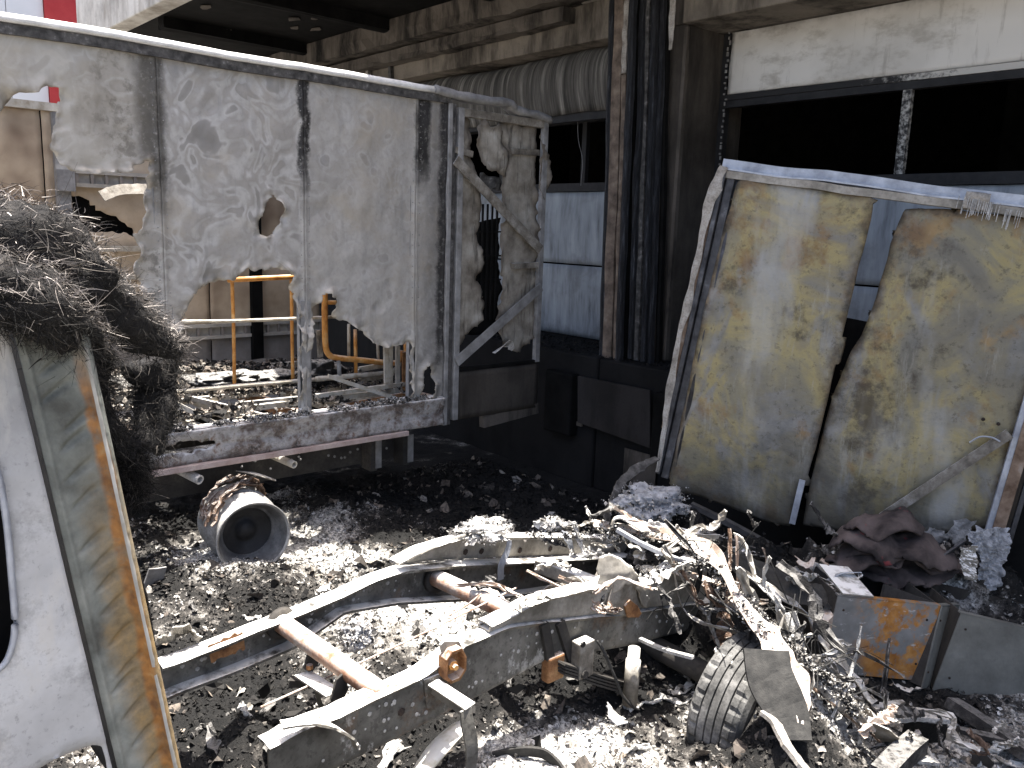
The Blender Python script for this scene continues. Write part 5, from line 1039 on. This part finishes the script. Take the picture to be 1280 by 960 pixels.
rib('pale_rod', 'pale rod under the rear of the near chassis rail', 'rod', [(800, 797, 3.9), (830, 810, 3.8), (866, 820, 3.7)], .022, 'ash_white', solid=.014, seed=51)
rib('brown_card', 'curled brown sheet standing among the wreckage by the steel box', 'sheet', [(1000, 700, 4.2), (1008, 703, 4.15), (1018, 702, 4.12)], [.08, .10, .06], 'peach_strip', solid=.003, tw=[1.2, 1.0, .8], jag=.4, up=(.6, -.5, .4), seed=52)
rib('pale_card', 'crumpled pale sheet below the curled brown sheet', 'sheet', [(985, 725, 4.1), (1005, 722, 4.05), (1022, 718, 4.02)], [.06, .09, .07], 'ash_white', solid=.003, tw=[.5, .9, .4], jag=.4, wob=.03, seed=53)
rib('metal_offcut', 'grey pointed offcut under the folded cloth', 'offcut', [(1034, 725, 4.1), (1050, 716, 4.12), (1075, 715, 4.14)], [.02, .05, .03], 'galv', solid=.004, tw=[.3, .4, .4], seed=54)
rib('brown_roll', 'brown burnt roll wedged against the rust-patched steel box', 'roll', [(1020, 780, 3.95), (1035, 765, 4.0), (1055, 748, 4.05)], .07, 'peach_strip', solid=.06, jag=.1, seed=55)
# small card and battery-like plate in the ash by the cab
rib('grey_card', 'small grey rectangular plate standing in ash by the cab', 'plate', [(180, 727, 4.85), (192, 726, 4.9), (203, 724, 4.95)], .17, 'post_grey', solid=.01, tw=[1.35, 1.35, 1.35], seed=61)
rib('torn_flap', 'pale torn flap lying on the end of the far chassis rail', 'flap', [(196, 802, 3.28), (215, 794, 3.3), (235, 785, 3.33), (250, 799, 3.33)], [.10, .16, .15, .06], 'subframe', solid=.005, tw=[.7, .7, .7, .8], jag=.25, wob=.02, seed=62)
# bonnet-like curved sheet, lower left of chassis
rib('splice_plate', 'orange-stained splice plate bolted inside the far chassis rail', 'plate', [(262, 818, 3.3), (285, 808, 3.345), (305, 800, 3.385)], .08, 'rust', solid=.004, up=(1, 0, 0), jag=.3, seed=63)
# blue-grey clump of wool
def clump(name, label, cat, px, py, d, sx, sy, sz, mt, amp=.5, fr=3.0, sub=5, seed=0, nf=2600, fs=.014):
    c_ = V(at(px, py, d=d)); bm = nb(); bmesh.ops.create_icosphere(bm, subdivisions=sub, radius=1); pp = []
    for v in bm.verts:
        q = v.co.copy(); w_ = 1+.5*fbm(q.x*1.5+seed, q.y*1.5, q.z*1.5)+.12*fbm(q.x*6, q.y*6+seed, q.z*6); v.co = c_+Vector((q.x*sx*w_, q.y*sy*w_, q.z*sz*.75*w_)); pp.append((v.co.copy(), q))
    o = obj(name, bm, mt, base=c_-Vector((0, 0, sz)), smooth=True, label=label, cat=cat); vts, fcs = [], []; off = o.location
    for k in range(nf):
        p, nr = pp[rng.integers(len(pp))]
        if nr.z < -.3: continue
        p = p+Vector((rng.normal()*sx*.16, rng.normal()*sy*.16, -abs(rng.normal())*sz*.1)); s_ = fs*rng.choice([.25, .35, .5, .8, 1.6], p=[.3, .3, .2, .15, .05]); n2 = (nr+Vector(rng.normal(size=3)*.7)).normalized(); t = n2.orthogonal().normalized(); t.rotate(Matrix.Rotation(rng.uniform(0, 6.28), 3, n2)); b = n2.cross(t); b0 = len(vts)
        for i in range(5):
            a = 2*math.pi*i/5; vts.append(tuple(p+t*(math.cos(a)*s_*rng.uniform(.5, 1.2))+b*(math.sin(a)*s_*rng.uniform(.3, 1.))+nr*(rng.normal()*s_*.4)-off))
        vts.append(tuple(p+nr*s_*.2-off))
        for i in range(5): fcs.append((b0+i, b0+(i+1) % 5, b0+5))
    me = bpy.data.meshes.new('crust_flakes'); me.from_pydata(vts, [], fcs); me.materials.append(M['crust']); f = bpy.data.objects.new('crust_flakes', me); COL.objects.link(f); f.parent = o; f['kind'] = 'stuff'
    return o
clump('ash_clump', 'crusty pale ash clump sitting on the far chassis rail', 'ash clump', 604, 662, 4.22, .11, .13, .055, 'ash_white', .6, 3.5, 5, 2)
clump('ash_clump', 'blue-grey wad of burnt wool on the lit ash between the rails', 'ash clump', 446, 795, 3.5, .06, .06, .07, 'foil', .9, 4, 5, 5)
clump('melted_lump', 'pale melted cup-shaped lump on the far rail beside hanging straps', 'lump', 690, 655, 4.25, .05, .06, .035, 'subframe', .3, 2, 4, 9)
clump('ash_mound', 'bluish white ash heap at the foot of the leaning frame post', 'ash heap', 812, 628, 4.95, .20, .20, .12, 'foil', .6, 3, 5, 12)
# folded cloth bundle
cl = thing('cloth_bundle', 'scorched pinkish folded cloth bundle heaped behind the steel boxes', 'cloth', at(1110, 715, d=4.45))
for k, (px, py, w_, l_, dome, sd) in enumerate(((1088, 706, .50, .34, .03, 1), (1150, 704, .46, .34, .03, 2), (1108, 694, .52, .34, .04, 3), (1128, 682, .50, .32, .05, 4), (1095, 672, .40, .30, .06, 5), (1112, 656, .38, .28, .07, 6))):
    c_ = V(at(px, py, d=4.47-.03*k+.05*(k > 3))); ru, rv = Vector((.66, .75, 0)), Vector((-.75, .66, 0))
    def cd(a, b, e, sd=sd, w_=w_, l_=l_, dome=dome):
        q = (a/(w_/2))**2+(b/(l_/2))**2
        return dome*(1-q)-.05*max(0, q-.8)**1.0+.018*math.sin(a*26+3*fbm(a*4, b*4, sd)+b*18*math.sin(sd))+.03*fbm(a*5+sd, b*5, sd)
    kp = [(w_/2*(1.05+.18*math.sin(3*t+sd))*math.cos(t), l_/2*(1.05+.2*math.cos(2*t+sd*2))*math.sin(t)) for t in np.linspace(0, 6.283, 26)[:-1]]
    obj('cloth_fold', sheet(-w_*.66, w_*.66, -l_*.66, l_*.66, .014, lambda a, b, o: c_+ru*a+rv*b+Vector((0, 0, o)), keep=rag(kp, .03, .3, sd), disp=cd), 'cloth', cl, smooth=True, solid=.014)
# crumpled foil and a torn sheet
def crumple(name, label, cat, px, py, d, w, h, mt, amp, fr, rot=0., seed=0, keep=None):
    c_ = V(at(px, py, d=d)); rt, dn, fw = V(r_), Vector((0, 0, -1)), V(f_)
    bm = sheet(-w/2, w/2, -h/2, h/2, max(w, h)/46, lambda a, b, o: c_+rt*(a*math.cos(rot)-b*math.sin(rot))+dn*(a*math.sin(rot)+b*math.cos(rot))+fw*o, keep=rag(keep, .02, .4, seed) if keep is not None else None,
               disp=lambda a, b, e: amp*(fbm(a*fr, b*fr, seed)+.6*abs(fbm(a*fr*3, b*fr*3, seed+3))))
    return obj(name, bm, mt, base=c_+Vector((0, 0, -h/2)), solid=.002, label=label, cat=cat)
crumple('foil_sheet', 'crumpled silver foil hanging beside the right post of the leaning frame', 'foil', 1232, 700, 4.35, .24, .36, 'foil', .06, 7, .1, 3, [(-.12, -.16), (-.02, -.17), (.11, -.18), (.12, .15), (.05, .18), (.0, .10), (-.03, -.02), (-.10, -.06)])
crumple('foil_sheet', 'small drooping grey foil scrap left of the silver foil', 'foil', 1212, 705, 4.3, .10, .20, 'subframe', .04, 9, .0, 6, [(-.05, -.09), (.04, -.1), (.05, 0), (.03, .05), (.05, .1), (-.02, .08), (-.04, .0)])
crumple('torn_sheet', 'torn grey sheet standing behind the folded cloth', 'metal sheet', 1182, 672, 4.6, .34, .24, 'post_grey', .03, 4, .0, 8, [(-.17, .0), (-.06, -.05), (.0, -.02), (.04, -.1), (.10, -.11), (.16, -.1), (.13, -.02), (.05, .1), (-.15, .12)])
rib('grey_prop', 'grey flat bar propped between cloth and silver foil', 'bar', [(1165, 705, 4.3), (1185, 690, 4.32), (1205, 676, 4.34)], .05, 'dark_frame', solid=.01, tw=[1., 1., 1.], seed=71)
# steel boxes
def steel_box(name, label, A, B, hgt_, dep, mt, inner, flap=False, th=.008):
    A, B = V(A), V(B); u = (B-A); L = u.length; u.normalize(); back = Vector((u.y, -u.x, 0)).normalized()
    if back.dot(V(f_)) < 0: back = -back
    dn = u.cross(back).normalized();
    if dn.z > 0: dn = -dn
    t = thing(name, label, 'steel box', A+dn*hgt_)
    def pl(o, e1, e2, n_): 
        bm = nb(); q = [o, o+e1, o+e1+e2, o+e2]; vs_ = [bm.verts.new(p) for p in q]+[bm.verts.new(p+n_*th) for p in q]
        for f in ((0, 1, 2, 3), (7, 6, 5, 4), (0, 4, 5, 1), (1, 5, 6, 2), (2, 6, 7, 3), (3, 7, 4, 0)): bm.faces.new([vs_[i] for i in f])
        bmesh.ops.recalc_face_normals(bm, faces=bm.faces); return bm
    obj('front_plate', pl(A, u*L, dn*hgt_, back), mt, t, bevel=.002); obj('back_plate', pl(A+back*dep, u*L, dn*hgt_*.97, -back), inner, t)
    obj('side_plate', pl(A+back*.009+u*.002, back*(dep-.018), dn*hgt_*.98, u), inner, t); obj('side_plate', pl(A+u*(L-.002)+back*.009, back*(dep-.018), dn*hgt_*.98, -u), inner, t)
    obj('bottom_plate', pl(A+dn*(hgt_-.012)+back*.01+u*.012, u*(L-.024), back*(dep-.02), -dn), inner, t)
    obj('rim_flange', pl(A-dn*.001, u*L, back*.03, dn), mt, t)
    if flap: obj('bent_flap', pl(A+u*.02-dn*.004, u*.16, back*.26-dn*.04, -dn), 'subframe', t)
    bm = nb()
    for fx, fz in ((.08, .18), (.9, .2), (.9, .78), (.1, .8)): bmesh.ops.create_icosphere(bm, subdivisions=1, radius=.007, matrix=Matrix.Translation(A+u*L*fx+dn*hgt_*fz))
    obj('rivet_holes', bm, 'bolt_dark', t, kind='stuff')
    return t, A, u, L, back, dn
steel_box('steel_box', 'open grey steel box with orange rust patches on its front', at(1048, 744, d=3.95), at(1176, 757, d=4.02), .40, .42, 'rust_box', 'chassis_dark', True)
steel_box('steel_box', 'narrow steel box section between the rusty and olive boxes', at(1178, 757, d=4.02), at(1200, 756, d=4.15), .42, .3, 'box_olive', 'chassis_dark')
steel_box('steel_box', 'open olive-grey steel box beside the rust-patched box', at(1202, 766, d=3.98), at(1345, 800, d=4.02), .42, .40, 'box_olive', 'pilaster')

# tangle of thin strips round the tyre and the rear of the chassis
TM = ['burnt_sheet', 'peach_strip', 'char_wood', 'ash_white', 'burnt_sheet', 'char', 'tyre_wire', 'subframe']
def tangle(cnt, pa, pb, spread, dirs, group, label, L0, L1):
    for k in range(cnt):
        f = rng.random(); px_, py_, d0 = [pa[i]*(1-f)+pb[i]*f for i in range(3)]
        px_ += rng.normal()*spread[0]; py_ += rng.normal()*spread[1]; q = at(px_, py_, d=d0+rng.normal()*.06)
        q[2] = max(q[2], hgt(q[0], q[1])+.03); L = rng.uniform(L0, L1); dr2 = np.array(dirs)+rng.normal(size=3)*.45; dr2 /= np.linalg.norm(dr2)
        w0 = rng.uniform(.010, .030)*(2.2 if rng.random() < .25 else 1); p0 = q-dr2*L/2; p2 = q+dr2*L/2
        for p in (p0, p2): p[2] = max(p[2], hgt(p[0], p[1])+.012)
        bm = ribbon([p0, q+rng.normal(size=3)*L*.10, (q+p2)/2+rng.normal(size=3)*L*.08, p2], [w0*rng.uniform(.4, 1), w0, w0*1.2, w0*rng.uniform(.2, .8)], .003, jag=.5, wob=.02, tw=list(rng.normal(size=4)*.6), seed=300+k, n=6, cross=4, up=(.5, -.4, .8))
        tm = TM[rng.integers(len(TM))]; hue = {'burnt_sheet': 'grey-brown', 'peach_strip': 'peach-coloured', 'char_wood': 'charred dark', 'ash_white': 'ash-white', 'char': 'black', 'tyre_wire': 'rusty brown', 'subframe': 'beige'}[tm]
        obj('burnt_strip', bm, tm, base=q, solid=rng.uniform(.003, .010), label=label.replace('thin burnt', hue+(' long' if L > (L0+L1)/2 else ' short')), cat='metal strip', group=hue+' '+group)
tangle(46, (860, 690, 4.02), (1080, 890, 3.55), (30, 22), (.45, .15, -.62), 'strips tangled between tyre and steel box', 'thin burnt strip in the tangle between the tyre and the steel boxes', .18, .6)
tangle(16, (700, 662, 4.25), (870, 680, 4.15), (25, 12), (.5, .6, -.15), 'strips piled on the rear end of the far rail', 'thin burnt strip lying on the rear end of the far chassis rail', .12, .4)
tangle(14, (930, 680, 4.5), (1040, 735, 4.2), (40, 18), (.6, .4, -.2), 'strips heaped below the yellow panels', 'thin burnt strip in the black heap below the yellow panels', .12, .45)
tangle(10, (600, 735, 3.75), (790, 745, 3.75), (40, 12), (.5, .6, -.1), 'strips fallen between the two chassis rails', 'thin burnt strip fallen between the two chassis rails', .12, .4)
tangle(12, (1080, 905, 3.45), (1270, 930, 3.5), (30, 14), (.7, .5, .0), 'strips lying below the steel boxes', 'thin burnt strip on the ground below the steel boxes', .1, .3)
bm = nb()
for k in range(60):
    f = rng.random(); q = at(870+200*f+rng.normal()*30, 690+190*f+rng.normal()*30, d=4.0-.45*f+rng.normal()*.05); q[2] = max(q[2], hgt(q[0], q[1])+.02); L = rng.uniform(.1, .4); d0 = rng.normal(size=3)*.6+np.array([.4, .1, -.5])
    tube(bm, smoothpath([q-d0*L/2, q+rng.normal(size=3)*.03, q+d0*L/2+rng.normal(size=3)*.03], 4), rng.uniform(.0012, .003), 5)
obj('wire_tangle', bm, 'cable', kind='stuff', label='thin burnt wires tangled beside the tyre', cat='wire')

# small scraps and boards scattered in the ash: each its own object
scr = [('twisted strip of scorched sheet metal lying in the ash', 'burnt_sheet', 'metal scrap', 26), ('flake of white burnt board lying on the ash', 'ash_white', 'board scrap', 22), ('splinter of charred wood lying on the ash', 'char_wood', 'wood splinter', 26)]
for si, (lb, mt, ct_, cnt) in enumerate(scr):
    k = 0
    while k < cnt:
        px_, py_ = rng.uniform(180, 1280), rng.uniform(600, 955); q = at(px_, py_, Z=.08)
        if not (-5.0 < q[0] < -.7 and .7 < q[1] < 4.6): continue
        q[2] = hgt(q[0], q[1])+.015; a = rng.uniform(0, 6.28); L = rng.uniform(.06, .2); d2 = np.array([math.cos(a), math.sin(a), rng.normal()*.15]); n2 = np.array([-math.sin(a), math.cos(a), rng.normal()*.6])
        bm = ribbon([q-d2*L/2, q+n2*L*.12, q+d2*L/2], [L*rng.uniform(.1, .3), L*rng.uniform(.2, .45), L*rng.uniform(.05, .3)], .003, jag=.5, tw=[rng.normal()*.5, rng.normal()*.4, rng.normal()*.6], seed=100+k+50*si, n=4, wob=.02, cross=4)
        obj(('metal_scrap', 'board_scrap', 'wood_splinter')[si], bm, mt, base=q, solid=(.003, .006, .014)[si], label=lb, cat=ct_, group=('scraps of sheet metal in the ash', 'flakes of burnt board in the ash', 'charred splinters in the ash')[si]); k += 1

# loose flakes of ash and char
def flakes(name, count, sampler, smin, smax, label, mt='flakes', fixed=None):
    vts, fcs, aw = [], [], []; k = 0
    while k < count:
        q = sampler()
        if q is None: continue
        aw.append(fixed if fixed is not None else ash_and_light(q[0], q[1]))
        s_ = smin*(smax/smin)**rng.random()**1.6; nrm = Vector(rng.normal(size=3)*.55)+Vector((0, 0, 1)); nrm.normalize(); t = nrm.orthogonal().normalized(); t.rotate(Matrix.Rotation(rng.uniform(0, 6.28), 3, nrm)); b = nrm.cross(t)
        asp = rng.uniform(.35, 1.); b0 = len(vts); c = Vector(q)+Vector((0, 0, s_*.25))
        ring = []
        m_ = 6
        for i in range(m_):
            a = 2*math.pi*i/m_; rr_ = s_*rng.uniform(.6, 1.2); p = c+t*(math.cos(a)*rr_)+b*(math.sin(a)*rr_*asp)+nrm*(rng.normal()*s_*.35); vts.append(tuple(p))
        vts.append(tuple(c+nrm*rng.normal()*s_*.3))
        for i in range(m_): fcs.append((b0+i, b0+(i+1) % m_, b0+m_))
        k += 1
    me = bpy.data.meshes.new(name); me.from_pydata(vts, [], fcs); me.materials.append(M[mt])
    at_ = me.attributes.new('ash', 'FLOAT', 'POINT'); at_.data.foreach_set('value', np.repeat(np.array(aw, float), 7))
    o = bpy.data.objects.new(name, me); COL.objects.link(o); o['kind'] = 'stuff'; o['label'] = label; o['category'] = 'ash'; return o
def samp_ground():
    x, y = rng.uniform(-6.2, -.3), rng.uniform(.5, 5.1); z = hgt(x, y); px_, py_, dp = px_of(np.array([x, y, z]))
    if not (60 < px_ < 1400 and py_ < 1120) or dp < .5: return None
    if rng.random() > min(1, .25+(mnoise.noise(Vector((x*2.2, y*2.2, 7)))+.5)): return None
    return (x, y, z)
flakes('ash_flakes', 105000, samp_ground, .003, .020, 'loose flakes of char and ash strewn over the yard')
flakes('debris_shards', 1500, samp_ground, .02, .06, 'larger curled shards of burnt sheet and board strewn in the ash', 'flakes_brown')
def samp_bed():
    x, y = rng.uniform(-7.2, -5.1), rng.uniform(.6, 3.7); return (x, y, 1.01+.03*abs(fbm(x*3, y*3, 2))) if rng.random() < .3+mnoise.noise(Vector((x*3, y*3, 1)))*1.2 else None
flakes('box_floor_debris', 11000, samp_bed, .006, .04, 'burnt debris littering the floor frames of the truck box', 'flakes_brown')
def samp_rail():
    y = rng.uniform(1.3, 3.6); return (-5.0+rng.normal()*.03, y, ZR+.005+abs(rng.normal())*.012) if rng.random() < .35+mnoise.noise(Vector((y*5, 0, 1)))*1.3 else None
flakes('rail_ash', 2600, samp_rail, .004, .02, 'ash flakes lying along the truck floor rail', fixed=.62)
def samp_dock():
    x, y = rng.uniform(-6.6, -3.6), rng.uniform(5.32, 6.05); return (x, y, ZD+.003)
CR = [np.array([at(*p[:2], d=p[2]) for p in pl]) for pl in ([(925, 740, 3.79), (960, 780, 3.69), (1000, 815, 3.61), (1040, 855, 3.54), (1075, 890, 3.49)], [(745, 655, 4.24), (850, 676, 4.1), (885, 695, 3.94), (930, 760, 3.71), (985, 830, 3.5)], [(660, 668, 4.2), (760, 668, 4.2), (820, 670, 4.15)], [(800, 712, 3.95), (880, 700, 3.9), (905, 720, 3.9)])]
def samp_crust():
    pl = CR[rng.choice(4, p=[.5, .25, .15, .1])]; i = rng.integers(len(pl)-1); f = rng.random(); return tuple(pl[i]*(1-f)+pl[i+1]*f+rng.normal(size=3)*np.array([.018, .018, .015])-np.array([0, 0, .01]))
flakes('beam_crust', 5500, samp_crust, .003, .014, 'crumbling ash crust clinging to the bent strips beside the tyre', fixed=.60)
flakes('dock_debris', 2500, samp_dock, .004, .02, 'sooty debris strewn on the loading dock edge', fixed=.16)
